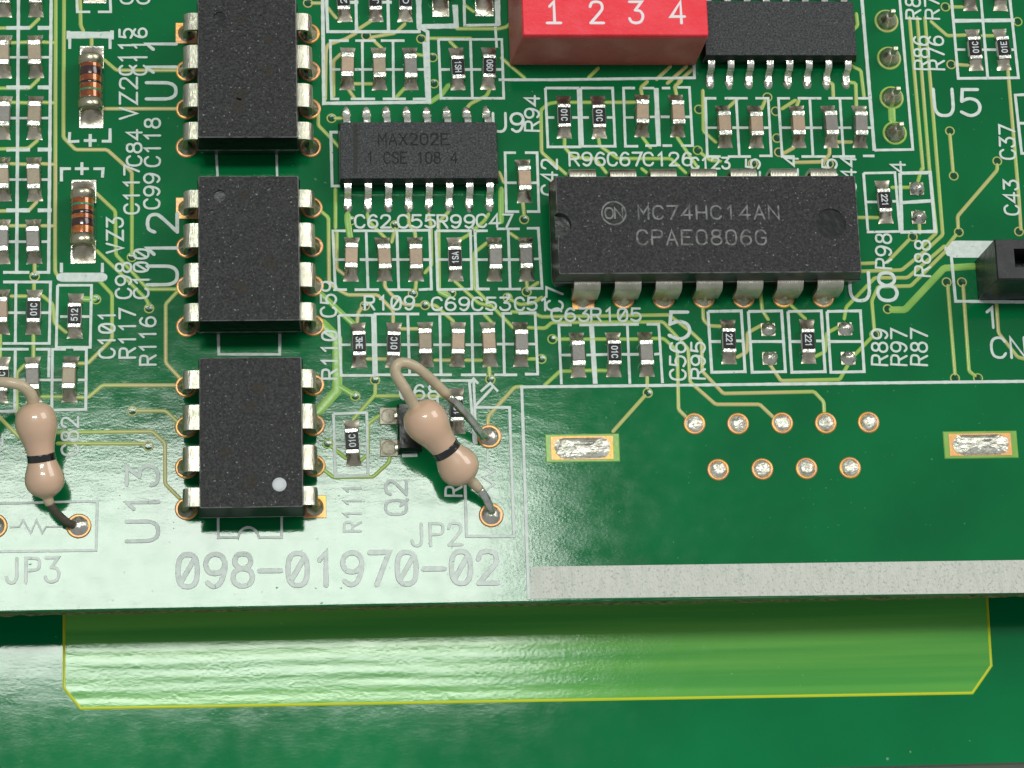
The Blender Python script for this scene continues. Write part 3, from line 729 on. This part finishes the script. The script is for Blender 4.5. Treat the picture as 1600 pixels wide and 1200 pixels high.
# two columns at the left edge
colk = [(G_, T_), (T_, T_), (G_, T_), (T_, T_), (G_, G_), (B_, 'res'), ('res', G_)]
rows = [(-40, 28), (56, 122), (150, 219), (247, 314), (344, 412), (452, 524), (557, 630)]
for r, ((yt, yb), ks) in enumerate(zip(rows, colk)):
    for c in (0, 1):
        k = ks[c]; x = [(8, 57), (7, 56), (6, 55), (5, 54), (4, 53), (3, 53), (2, 52)][r][c]
        nm = ('black chip resistor' if k == 'res' else CN[k]+' chip capacitor')
        lab = f"{nm}, {ORD[r]} from the top in the {'outermost column cut by the edge' if c == 0 else 'column beside the diodes'}"
        chip(k, x, yt, yb, lab, '01C' if k == 'res' else None)
chip('res', 118, 459, 529, 'black chip resistor printed 512 just below the lower amber diode', '512')
chip(T_, 110, 557, 629, 'tan chip capacitor above the printed C82')
for i, (x, c) in enumerate([(537, '22'), (586, 'JC'), (633, '0')]):
    chip('res', x, -33, 37, f'black chip resistor, {ORD[i]} of three cut by the top edge beside the tall black chips', c.replace('J', 'J'))
for i, (x, k) in enumerate([(543, B_), (592, T_), (641, G_)]):
    chip(k, x, 74, 142, f'{CN[k]} chip capacitor, {ORD[i]} from the left in the row above the MAX202E chip')
chip('res', 714, 75, 141, 'black chip resistor printed 1SH above the MAX202E chip', '1SH', True)
chip('res', 763, 75, 140, 'black chip resistor printed 090 beside the red switch', '090')
chip('res', 881, 151, 216, 'black chip resistor printed 01C next to R94, below the red switch', '01C', True)
chip('res', 935, 151, 216, 'black chip resistor printed 01C above R96, right beside the one next to R94', '01C', True)
chip(B_, 1003, 148, 215, 'beige chip capacitor above C67, below the red switch')
chip(B_, 1057, 148, 215, 'beige chip capacitor above C126, below the corner of the red switch')
chip(B_, 818, 250, 317, 'lone beige chip capacitor between the MAX202E chip and the long black chip')
for i, (x, k) in enumerate([(1131, B_), (1180, B_), (1246, B_), (1296, G_), (1343, G_)]):
    chip(k, x, 166, 231, f'{CN[k]} chip capacitor, {ORD[i]} from the left of five below the chip by the switch')
for i, x in enumerate((1514, 1562)):
    chip('res', x, -48, 19, f'chip resistor cut by the top edge above U5, {["nearer to", "farther from"][i]} the row of soldered pins', '01C')
chip('res', 1522, 47, 110, 'black chip resistor printed 01C above the U of U5', '01C')
chip('res', 1565, 47, 109, 'black chip resistor printed 01E, to the right above U5', '01E')
for i, (x, k) in enumerate([(549, B_), (599, B_), (649, B_), (711, 'res'), (772, G_), (822, G_)]):
    if k == 'res': chip('res', x, 371, 440, 'black chip resistor printed 1SA below the printed R99', '1SA')
    else: chip(k, x, 371, 440, f'{CN[k]} chip capacitor, {ORD[i]} from the left in the row below the MAX202E chip')
for i, (x, k, c) in enumerate([(560, 'res', '3HE'), (615, 'res', '01C'), (665, T_, 0), (715, B_, 0), (764, B_, 0), (813, G_, 0)]):
    if k == 'res': chip('res', x, 504, 575, f'black chip resistor printed {c}, {ORD[i]} from the left in the row under R109', c, i == 0)
    else: chip(k, x, 503, 574, f'{CN[k]} chip capacitor, {ORD[i]} from the left in the row under R109 and C69')
chip(G_, 902, 520, 590, 'grey chip capacitor below the printed C63')
chip('res', 958, 520, 589, 'black chip resistor below R105 between two grey capacitors', '01C', True)
chip(G_, 1009, 519, 589, 'grey chip capacitor beside the printed C56')
chip('res', 1138, 501, 568, 'black chip resistor printed 221 beside the printed R95', '221', True)
chip('res', 1262, 501, 567, 'black chip resistor printed 221 between two pairs of bare solder blobs', '221', True)
chip('res', 1381, 284, 348, 'black chip resistor printed 221 beside the end of the long black chip', '221', True)
chip('res', 551, 657, 728, 'black chip resistor printed 01C above the printed R111', '01C')
chip('res', 714, 608, 677, 'black chip resistor half under the bent lead of the beige resistor', '122')

# ---- DIP leads and packages
def dip_lead(wd, wtip=.5, off=0.0, low=.75):
    """lead on the +x side: shoulder at z 2.25, drops at x 3.95"""
    t = .26; m = MB()
    pth = [(2.9, 2.35), (3.2, 2.35), (3.42, 2.35)]+[(3.45+.42*math.sin(a), 1.93+.42*math.cos(a)) for a in [math.radians(d) for d in (12, 25, 40, 55, 70, 82)]]+[(3.89, 1.55), (3.91, 1.05)]
    vs = []; fs = []
    ws = [wd]*len(pth)
    pth += [(3.92, low+.22), (3.90, low), (3.88, -.05)]; ws += [wd, wtip, wtip]
    for k, (x, z) in enumerate(pth):
        a = pth[max(k-1, 0)]; b = pth[min(k+1, len(pth)-1)]
        d = Vector((b[0]-a[0], b[1]-a[1])).normalized(); n = Vector((-d.y, d.x))*t/2
        h = ws[k]/2; o_ = off if k < len(pth)-2 else 0
        vs += [(x+n.x, o_-h, z+n.y), (x+n.x, o_+h, z+n.y), (x-n.x, o_+h, z-n.y), (x-n.x, o_-h, z-n.y)]
    for i in range(4):
        j = (i+1) % 4; st = []
        for k in range(len(pth)): st += [vs[k*4+i], vs[k*4+j]]
        m.add(st, [(k*2, k*2+1, k*2+3, k*2+2) for k in range(len(pth)-1)], 0, i in (0, 2))
    m.add(vs[:4], [(0, 1, 2, 3)])
    return m
LEAD = {k: dip_lead(*v).mesh('lead', [M['tin']]) for k, v in {'mid': (1.52,), 'lo': (1.12, .5, .2), 'hi': (1.12, .5, -.2), 'wide': (1.64, .62, 0, .22)}.items()}
def ring(r, sq=False):
    m = MB()
    if sq: m.rbox(-r, r, -r, r, 0, .05, .02)
    else: m.lathe(0, 0, [(r, 0), (r*.97, .04), (r*.88, .055), (r*.7, .05)], 28)
    return m
def cone(seed):
    random.seed(seed); m = MB()
    m.lathe(0, 0, [(.56, .045), (.52, .10), (.40, .22), (.30, .42), (.22, .70), (.16, .85)], 18, jit=.05); return m
RING = ring(.70).mesh('solder_ring', [M['copper']]); SQ = ring(.70, True).mesh('solder_ring', [M['copper']])
CONE = [cone(50+i).mesh('solder_joint', [M['solder']]) for i in range(4)]
def dip_body(L, W, mats_top=0):
    m = MB(); a, b = L/2, W/2
    R_ = [(b-.22, a-.30, .55), (b, a, 2.18), (b+.03, a+.03, 2.22), (b+.03, a+.03, 2.42), (b, a, 2.46), (b-.08, a-.24, 3.84), (b-.13, a-.29, 3.90)]
    m.loftc([(-x, x, -y, y, z, .06) for x, y, z in R_[:-1]], 1)
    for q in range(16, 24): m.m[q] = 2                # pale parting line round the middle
    x, y, z = R_[-2]; x2, y2, z2 = R_[-1]
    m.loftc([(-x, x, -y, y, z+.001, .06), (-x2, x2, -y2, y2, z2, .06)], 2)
    m.m[-1] = 0                                    # the grainy top, inside a worn bevel with its highlight painted pale
    return m
def cyl(cx, cy, r, z0, z1, n=28):
    m = MB(); m.lathe(cx, cy, [(r, z0), (r, z1)], n)
    m.f.append(tuple(range(n-1, -1, -1))); m.m.append(0); m.sm.append(False); return m
ZT = 3.90
def opto(x, y, label, sq_pin, dimple=None, dot=None, small=None, stains=(), rz=0.0, db=(0, 0)):
    p = P(x, y)
    t = thing('optocoupler', label, 'chip', (p.x, p.y, .004), rz, 'eight-pin black chips in a column')
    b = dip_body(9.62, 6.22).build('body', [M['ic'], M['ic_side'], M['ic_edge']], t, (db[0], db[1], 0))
    loc = lambda q: (lambda v: (v.x-p.x-db[0], v.y-p.y-db[1]))(P(q[0], q[1], ZT))
    cs = []
    if dimple: c = loc(dimple); cs.append(cyl(c[0], c[1], .37, ZT-.16, ZT+.3))
    if small: c = loc(small); cs.append(cyl(c[0], c[1], .12, ZT-.12, ZT+.3, 14))
    if cs: cut(b, cs)
    if dot:
        c = loc(dot); m = MB(); m.lathe(c[0], c[1], [(.42, ZT), (.40, ZT+.012), (.2, ZT+.014)], 28); m.build('dot_mark', M['dot_white'], b)
    for (sx, sy, r) in stains:
        c = loc((sx, sy)); m = MB()
        pts = [(c[0]+r*random.uniform(.6, 1.1)*math.cos(a*.628), c[1]+r*random.uniform(.6, 1.2)*math.sin(a*.628)) for a in range(10)]
        m.poly(pts, ZT-.01, ZT+.004); m.build('worn_print', M['stain'], b)
    for side in (1, -1):
        for i in range(4):
            yy = (1.5-i)*2.54
            kind = 'mid' if i in (1, 2) else ('hi' if i == 0 else 'lo')
            if side == -1: kind = {'hi': 'lo', 'lo': 'hi'}.get(kind, kind)
            put('lead', LEAD[kind], t, (0, yy, 0), 0 if side == 1 else math.pi)
            put('solder_ring', SQ if (side, i) == sq_pin else RING, t, (side*3.86, yy, 0))
            put('solder_joint', CONE[(i+side) % 4], t, (side*3.86, yy, 0), random.uniform(0, 6))
opto(388, 140.5, 'square-cornered black eight-pin chip beside U11, cut off by the top edge', (-1, 0), (343, 27), stains=[(378, 28, .35), (378, 148, .4), (420, 62, .3), (418, 110, .45), (372, 165, .5)])
opto(390.5, 416.5, 'black eight-pin chip beside U12, the middle one, with dimple and pinhole', (-1, 0), (343, 306), None, (331, 330.5), stains=[(380, 305, .35), (422, 410, .5), (376, 450, .4)])
opto(391, 697.5, 'black eight-pin chip beside U13 with a light grey dot', (1, 3), None, (436.5, 757), stains=[(402, 606, .4), (392, 635, .35), (352, 705, .35), (395, 752, .45)], db=(.1, 0))

# long fourteen-pin chip (built along y, turned to lie along x)
p8 = P(1094.5, 374)
t8 = thing('logic_chip', 'long black fourteen-pin chip marked MC74HC14AN with an end notch', 'chip', (p8.x, p8.y, .004), -math.pi/2)
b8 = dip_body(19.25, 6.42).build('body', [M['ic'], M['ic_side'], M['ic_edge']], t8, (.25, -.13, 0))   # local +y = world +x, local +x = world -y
cut(b8, [cyl(0, -9.30, .78, ZT-.55, ZT+.4, 32), cyl(-.02, 7.65, .95, ZT-.09, ZT+.4, 36)])
for side in (1, -1):
    for i in range(7):
        yy = (i-3)*2.54
        put('lead', LEAD['wide'], t8, (0, yy, 0), 0 if side == 1 else math.pi)
        put('solder_ring', SQ if (side, i) == (1, 0) else RING, t8, (side*3.86, yy, 0))
        put('solder_joint', CONE[(i+side) % 4], t8, (side*3.86, yy, 0), random.uniform(0, 6))
def w8(x, y):
    v = P(x, y, ZT); d = v-p8; return (-d.y-.25, d.x+.13)
for s, x0, x1, yb, h in (('MC74HC14AN', 998, 1217, 342, 21), ('CPAE0806G', 996, 1197, 382, 23)):
    text_mb(s, w8(x0, yb), w8(x1, yb), h/25.2, .12, ZT+.001, [(-1, 0), (-.9, .006), (.9, .006), (1, 0)], gap=1.9).build('chip_marking', M['ic_mark'], b8)
m = MB(); c = w8(959, 333); m.ribbon([(c[0]+.74*math.cos(a*.2094), c[1]+.74*math.sin(a*.2094)) for a in range(30)], .10, [(-1, 0), (-.9, .006), (.9, .006), (1, 0)], ZT+.001, closed=True)
text_mb('ON', w8(946, 341), w8(973, 341), .66, .11, ZT+.002, [(-1, 0), (-.9, .006), (.9, .006), (1, 0)], mb=m, gap=1.0)
m.build('maker_logo', M['ic_mark'], b8)

# ---- gull-wing chips
def gull():
    t = .2; wd = .42; m = MB()
    pth = [(1.85, .98), (2.18, .98), (2.32, .93), (2.42, .78), (2.50, .42), (2.58, .20), (2.70, .13), (3.12, .12)]
    vs = []; fs = []
    for k, (x, z) in enumerate(pth):
        a = pth[max(k-1, 0)]; b = pth[min(k+1, len(pth)-1)]
        d = Vector((b[0]-a[0], b[1]-a[1])).normalized(); n = Vector((-d.y, d.x))*t/2; h = wd/2
        vs += [(x+n.x, -h, z+n.y), (x+n.x, h, z+n.y), (x-n.x, h, z-n.y), (x-n.x, -h, z-n.y)]
    for i in range(4):
        j = (i+1) % 4; st = []
        for k in range(len(pth)): st += [vs[k*4+i], vs[k*4+j]]
        m.add(st, [(k*2, k*2+1, k*2+3, k*2+2) for k in range(len(pth)-1)], 0, i in (0, 2))
    m.add(vs[-4:], [(0, 1, 2, 3)])
    return m
GULL = gull().mesh('lead', [M['tin_end']])
GS = []
for i in range(5):
    random.seed(90+i); m = MB(); rough_dome(m, .52, .29, .17, jit=.07, n=14, rings=5, squash=3); GS.append(m.mesh('solder_joint', [M['solder_bright']]))
random.seed(11)
def soic(x, y, label, rz, name, mark=()):
    p = P(x, y)
    t = thing(name, label, 'chip', (p.x, p.y, .004), -math.pi/2+rz)
    m = MB(); a, b = 4.98, 1.98
    R_ = [(b-.12, a-.10, .14), (b, a, .86), (b+.015, a+.015, .88), (b+.015, a+.015, 1.04), (b, a, 1.06), (b-.13, a-.10, 1.66)]
    m.loftc([(-u, u, -v, v, z, .04) for u, v, z in R_], 1)
    u, v, z = R_[-1]; m.loftc([(-u, u, -v, v, z+.001, .04), (-u+.02, u-.02, -v+.02, v-.02, z+.02, .04)], 0)
    bd = m.build('body', [M['ic_soic'], M['ic_side']], t)
    for side in (1, -1):
        for i in range(8):
            yy = (i-3.5)*1.27
            put('lead', GULL, t, (0, yy, 0), 0 if side == 1 else math.pi)
            put('solder_joint', GS[(i*2+side) % 5], t, (side*3.02, yy, 0), 0)
    def wl(px, py):
        d = P(px, py, 1.68)-p; d = Matrix.Rotation(math.pi/2-rz, 3, 'Z') @ d; return (d.x, d.y)
    return t, bd, wl
t9, bd, wl = soic(652.5, 248.5, 'sixteen-pin grey-black chip faintly marked MAX202E with lead feet', 0, 'interface_chip')
F_ = [(-1, 0), (-.9, .004), (.9, .004), (1, 0)]
text_mb('MAX202E', wl(592, 226), wl(701, 226), 18/25, .10, 1.681, F_, gap=1.8).build('chip_marking', M['ic_dark_mark'], bd)
text_mb('1 CSE 108 4', wl(574, 255), wl(714, 255), 18/25, .09, 1.681, F_, gap=1.6).build('chip_marking', M['ic_dark_mark'], bd)
m = MB(); a = wl(555.5, 194); b = wl(555.5, 270); m.ribbon([a, b], .26, F_, 1.6805); m.build('end_stripe', M['ic_band'], bd)
soic(1211, 59.5, 'sixteen-pin charcoal chip with lead feet beside the red switch', .0, 'interface_chip')

# ---- amber glass diodes
def melf(x, yt, yb, label, bands, wpx, dark=False):
    a = P(x, yt); b = P(x, yb); c = (a+b)/2; L = (a-b).length
    t = thing('glass_diode' if not dark else 'round_diode', label, 'diode', (c.x, c.y, .004))
    hw = wpx/24.6/2; r = .74
    for sgn in (1, -1):
        m = MB(); y0, y1 = sgn*(L/2-1.55), sgn*L/2
        m.rbox(-hw, hw, min(y0, y1), max(y0, y1), 0, .07, .03)
        pd = m.build('solder_pad', M['solder_bright'], t)
        # solder rising to the end cap
        m = MB(); vs = []; fs = []; n, k = 9, 10
        for i in range(n):
            tt = i/(n-1); y = 1.50+(L/2-.12-1.50)*tt; h = .07+.85*(1-tt)**1.7; wv = hw*(.86+.06*tt)
            for j in range(k+1):
                u = j/k*2-1; vs.append((u*wv, sgn*y, .06+(h-.05)*max(0, 1-abs(u)**2.2)+random.uniform(-.012, .012)))
        for i in range(n-1):
            for j in range(k):
                q = i*(k+1)+j; fs.append((q, q+1, q+k+2, q+k+1))
        m.add(vs, fs, 0, True); m.build('solder_joint', M['solder'], pd)
        m = MB()
        m.tube([(0, sgn*1.12, .80), (0, sgn*1.14, .80), (0, sgn*1.62, .80), (0, sgn*1.72, .80), (0, sgn*1.75, .80)], [.62, .76, .77, .73, .5], 24); m.build('end_cap', M['melf_end'], t)
    m = MB(); m.tube([(0, y, .80) for y in (-1.2, -1.1, 0, 1.1, 1.2)], [.69, .70, .70, .70, .69], 28)
    g = m.build('glass_body', M['res_black'] if dark else M['glass'], t)
    for y, wd, mt in bands:
        m = MB(); m.tube([(0, y+d*wd, .80) for d in (-.5, -.49, -.4, 0, .4, .49, .5)], [.69, .708, .718, .722, .718, .708, .69], 28); m.build('color_band', M[mt], g)
melf(143, 72, 201, 'amber glass diode beside VZ2 with its green ring below the black one', [(.62, .55, 'band_purple'), (-.12, .16, 'band_black'), (-.62, .14, 'band_green')], 37.5)
melf(130.5, 281, 412.5, 'amber glass diode beside VZ3 with its green ring on top', [(.72, .14, 'band_green'), (.22, .24, 'band_black'), (-.42, .5, 'band_purple')], 38.5)
melf(149, -125, 6, 'end of a third diode cut off by the top edge above VZ2', [], 36)
melf(687, -105, 27, 'dark round part cut by the top edge above the printed 1SH resistor', [], 27, True)
melf(755, -105, 26, 'dark round part cut by the top edge next to the red switch', [], 30, True)

# ---- red switch block
t = thing('switch_block', 'red switch block with white numerals 1 2 3 4, cut by the top edge', 'switch', (P(941, 101).x, P(941, 101).y, .004))
o_ = t.location/S
bl = P(797, 101, .2); br = P(1086, 101, .2); tl = P(817.5, 54.5, 5.0); tr = P(1107, 54.5, 5.0)
x0, x1 = min(bl.x, tl.x)-o_.x, max(br.x, tr.x)-o_.x
y0 = (bl.y+tl.y)/2-o_.y; yb = y0+9.6
m = MB()
m.loftc([(bl.x-o_.x, br.x-o_.x, bl.y-o_.y, yb, .15, .05), (bl.x-o_.x-.03, br.x-o_.x+.03, bl.y-o_.y-.03, yb, .5, .05), (tl.x-o_.x-.02, tr.x-o_.x+.02, tl.y-o_.y-.03, yb, 4.55, .08)])
bd = m.build('housing', M['red_dust'], t)
m = MB(); m.loftc([(tl.x-o_.x-.01, tr.x-o_.x+.01, tl.y-o_.y-.02, yb, 4.551, .08), (tl.x-o_.x, tr.x-o_.x, tl.y-o_.y, yb, 4.95, .08), (tl.x-o_.x+.06, tr.x-o_.x-.06, tl.y-o_.y+.06, yb, 5.0, .08)])
cv = m.build('cover', M['red'], t)
for s, xa, xb in (('1', 855, 876), ('2', 923, 943), ('3', 984, 1005), ('4', 1049, 1070)):
    a = P(xa, 36, 5)-o_; b = P(xb, 36, 5)-o_
    m = text_mb(s, a, b, 36/25.4, .19, 5.001, [(-1, 0), (-.8, .02), (.8, .02), (1, 0)])
    if s == '1': m.ribbon([P(xa, 36, 5)-o_, P(xb, 36, 5)-o_], .19, [(-1, 0), (-.8, .02), (.8, .02), (1, 0)], 5.003, round_ends=True)
    m.build('numeral', M['digit'], cv)
# actuators further up, seen only from other places
for i in range(4):
    xx = tl.x-o_.x+1.6+i*2.54; m = MB(); m.rbox(xx, xx+1.1, tl.y-o_.y+4, tl.y-o_.y+5.4, 4.99, 5.7, .05); m.build('slider', M['digit'], cv)

# ---- black connector at the right
cl = P(1559, 436, 4.6); cb = P(1559, 373.5, 4.6)
t = thing('socket_connector', 'black socket connector block cut by the edge, above the printed CN', 'connector', (cl.x, cl.y, .004))
L_ = cb.y-cl.y
m = MB(); m.loftc([(0, 14, -.02, L_, .05, .03), (0, 14, -.02, L_, 4.5, .03), (.06, 13.94, .05, L_-.06, 4.6, .03)])
b = m.build('housing', M['connector'], t)
slots = []
for i in range(4):
    c = MB(); x0 = P(1584, 390, 4.6).x-cl.x+i*2.54; c.box(x0, x0+1.5, .75, 1.95, 2.2, 6); slots.append(c)
cut(b, slots)
for i in range(4):
    x0 = P(1584, 390, 4.6).x-cl.x+i*2.54; m = MB(); m.rbox(x0+.3, x0+1.2, .85, 1.05, 2.1, 3.3, .05); m.build('contact', M['contact'], b)

# ---- row of soldered pins beside U5
for i, (x, y) in enumerate([(1385, 33), (1389, 91), (1393, 153), (1398, 208)]):
    p = P(x, y)
    t = thing('soldered_pin', f'dark solder cone with a pin tip, {["topmost", "second", "third", "lowest"][i]} of the boxed row beside U5', 'pin', (p.x, p.y, .004), 0, 'row of soldered pins')
    m = MB(); m.lathe(0, 0, [(.80, 0), (.78, .035), (.72, .05), (.5, .05)], 28); m.build('solder_ring', M['trace'], t)
    m = MB(); m.lathe(0, 0, [(.68, .04), (.64, .2), (.54, .42), (.40, .66), (.28, .86), (.20, .98)], 20, jit=.03); m.build('solder_joint', M['solder'], t)
    m = MB(); m.rbox(-.12, .20, -.14, .14, .9, 1.75, .04); m.build('pin_tip', M['tin'], t)

# ---- small transistor under the beige resistor
p = P(640, 675)
t = thing('transistor', 'small black three-legged transistor half hidden under the beige resistor', 'transistor', (p.x, p.y, .004))
a = P(622, 708)-p; b = P(657, 635)-p
m = MB(); m.loftc([(a.x, b.x, a.y, b.y, .1, .04), (a.x-.03, b.x+.03, a.y-.03, b.y+.03, .5, .04), (a.x+.08, b.x-.08, a.y+.1, b.y-.1, 1.0, .04)]); m.build('body', M['ic_side'], t)
for (x0, y0, x1, y1) in [(593, 637, 621, 664), (594, 687, 622, 714), (662, 660, 690, 690)]:
    a = P(x0, y1)-p; b = P(x1, y0)-p; m = MB(); m.rbox(a.x, b.x, a.y, b.y, 0, .09, .04); pd = m.build('solder_pad', M['solder_pad'], t)
    m = MB(); c = (a+b)/2; s_ = 1 if x0 < 640 else -1
    m.rbox(min(c.x+.3*s_, c.x+.85*s_), max(c.x+.3*s_, c.x+.85*s_), c.y-.2, c.y+.2, .08, .34, .07); m.build('lead', M['tin'], pd)
    m = MB(); rough_dome(m, .55, .52, .07, jit=.06, n=16, squash=5); m.build('solder_joint', M['solder_pad'], pd, (c.x, c.y, .07))

# ---- beige lacquered resistors standing on bent leads
def axial(label, A, B, upper, lower, rads, holes, dark_lower, r_l=.30):
    """A, B: (x, y, z) photo positions of the body ends"""
    h0 = P(*holes[0])
    t = thing('axial_resistor', label, 'resistor', (h0.x, h0.y, .004), 0, 'beige resistors on bent leads')
    a = P(*A)-h0; b = P(*B)-h0; d = b-a; L = d.length
    prof = [(-.015, .28), (0, .45), (.03, .88), (.08, 1.16), (.14, 1.31), (.20, 1.36), (.27, 1.32), (.34, 1.19), (.41, 1.04), (.48, .94), (.54, .895), (.60, .91), (.66, 1.03), (.72, 1.18), (.78, 1.27), (.83, 1.28), (.89, 1.17), (.94, .93), (.98, .57), (1.0, .36), (1.01, .25)]
    pp = cr([(q[0], q[1]) for q in prof], 3)
    m = MB(); m.tube([a+d*q.x for q in pp], [q.y*rads for q in pp], 36); bd = m.build('lacquered_body', M['body_beige'], t)
    bp = [(.528, .83), (.530, .925), (.54, .92), (.565, .915), (.59, .925), (.605, .945), (.607, .83)]
    m = MB(); m.tube([a+d*q[0] for q in bp], [q[1]*rads for q in bp], 36); m.build('black_ring', M['band_black'], bd)
    for part, pts, n_sleeve, cols in (('upper_lead', upper, .62, ('sleeve', 'wire')), ('lower_lead', lower, .35 if not dark_lower else .30, ('sleeve', 'burnt' if dark_lower else 'wire'))):
        c = cr([P(*q)-h0 for q in pts], 7); k = int(len(c)*n_sleeve)
        m = MB(); m.tube(c[:k+1], [r_l*(1.18-.18*(i/k)+random.uniform(-.03, .03)) for i in range(k+1)], 14); sl = m.build('coated_lead', M[cols[0]], t)
        m = MB(); m.tube(c[k:], [r_l*.86]*(len(c)-k), 14); m.build('bare_wire', M[cols[1]], sl)
    for h in holes:
        q = P(*h)-h0
        m = MB(); m.lathe(q.x, q.y, [(.76, 0), (.74, .06), (.66, .085), (.58, .06)], 30); rg = m.build('solder_ring', M['copper'], t)
        m = MB(); rough_dome(m, .62, .62, .34, jit=.04, n=20, rings=6, squash=2); m.build('solder_joint', M['solder_bright'], rg, (q.x, q.y, .03))
axial('beige lacquered resistor with black ring and long looped lead at JP2', (648, 634, 4.6), (733, 752, 2.0),
      [(650, 640, 4.5), (634, 610, 5.2), (618, 582, 5.6), (626, 567, 5.7), (654, 576, 5.2), (700, 618, 3.8), (735, 655, 2.2), (754, 680, .9), (764, 683, -.2)],
      [(728, 744, 2.1), (742, 757, 1.7), (757, 775, 1.1), (766, 795, .5), (769, 805, -.2)],
      .97, [(767.5, 805), (764.5, 682)], False)
axial('beige lacquered resistor with black ring and darkened lower lead at JP3', (52, 630, 4.0), (74, 778, 2.0),
      [(53, 636, 3.9), (49, 618, 4.4), (36, 604, 4.8), (14, 598, 4.9), (-10, 602, 4.6), (-30, 640, 3.8), (-32, 720, 2.2), (-16, 800, .8), (-8, 822, -.2)],
      [(73, 770, 2.1), (77, 785, 1.8), (88, 801, 1.3), (106, 817, .6), (121, 822, -.2)],
      .91, [(123, 822), (-8, 822)], True)
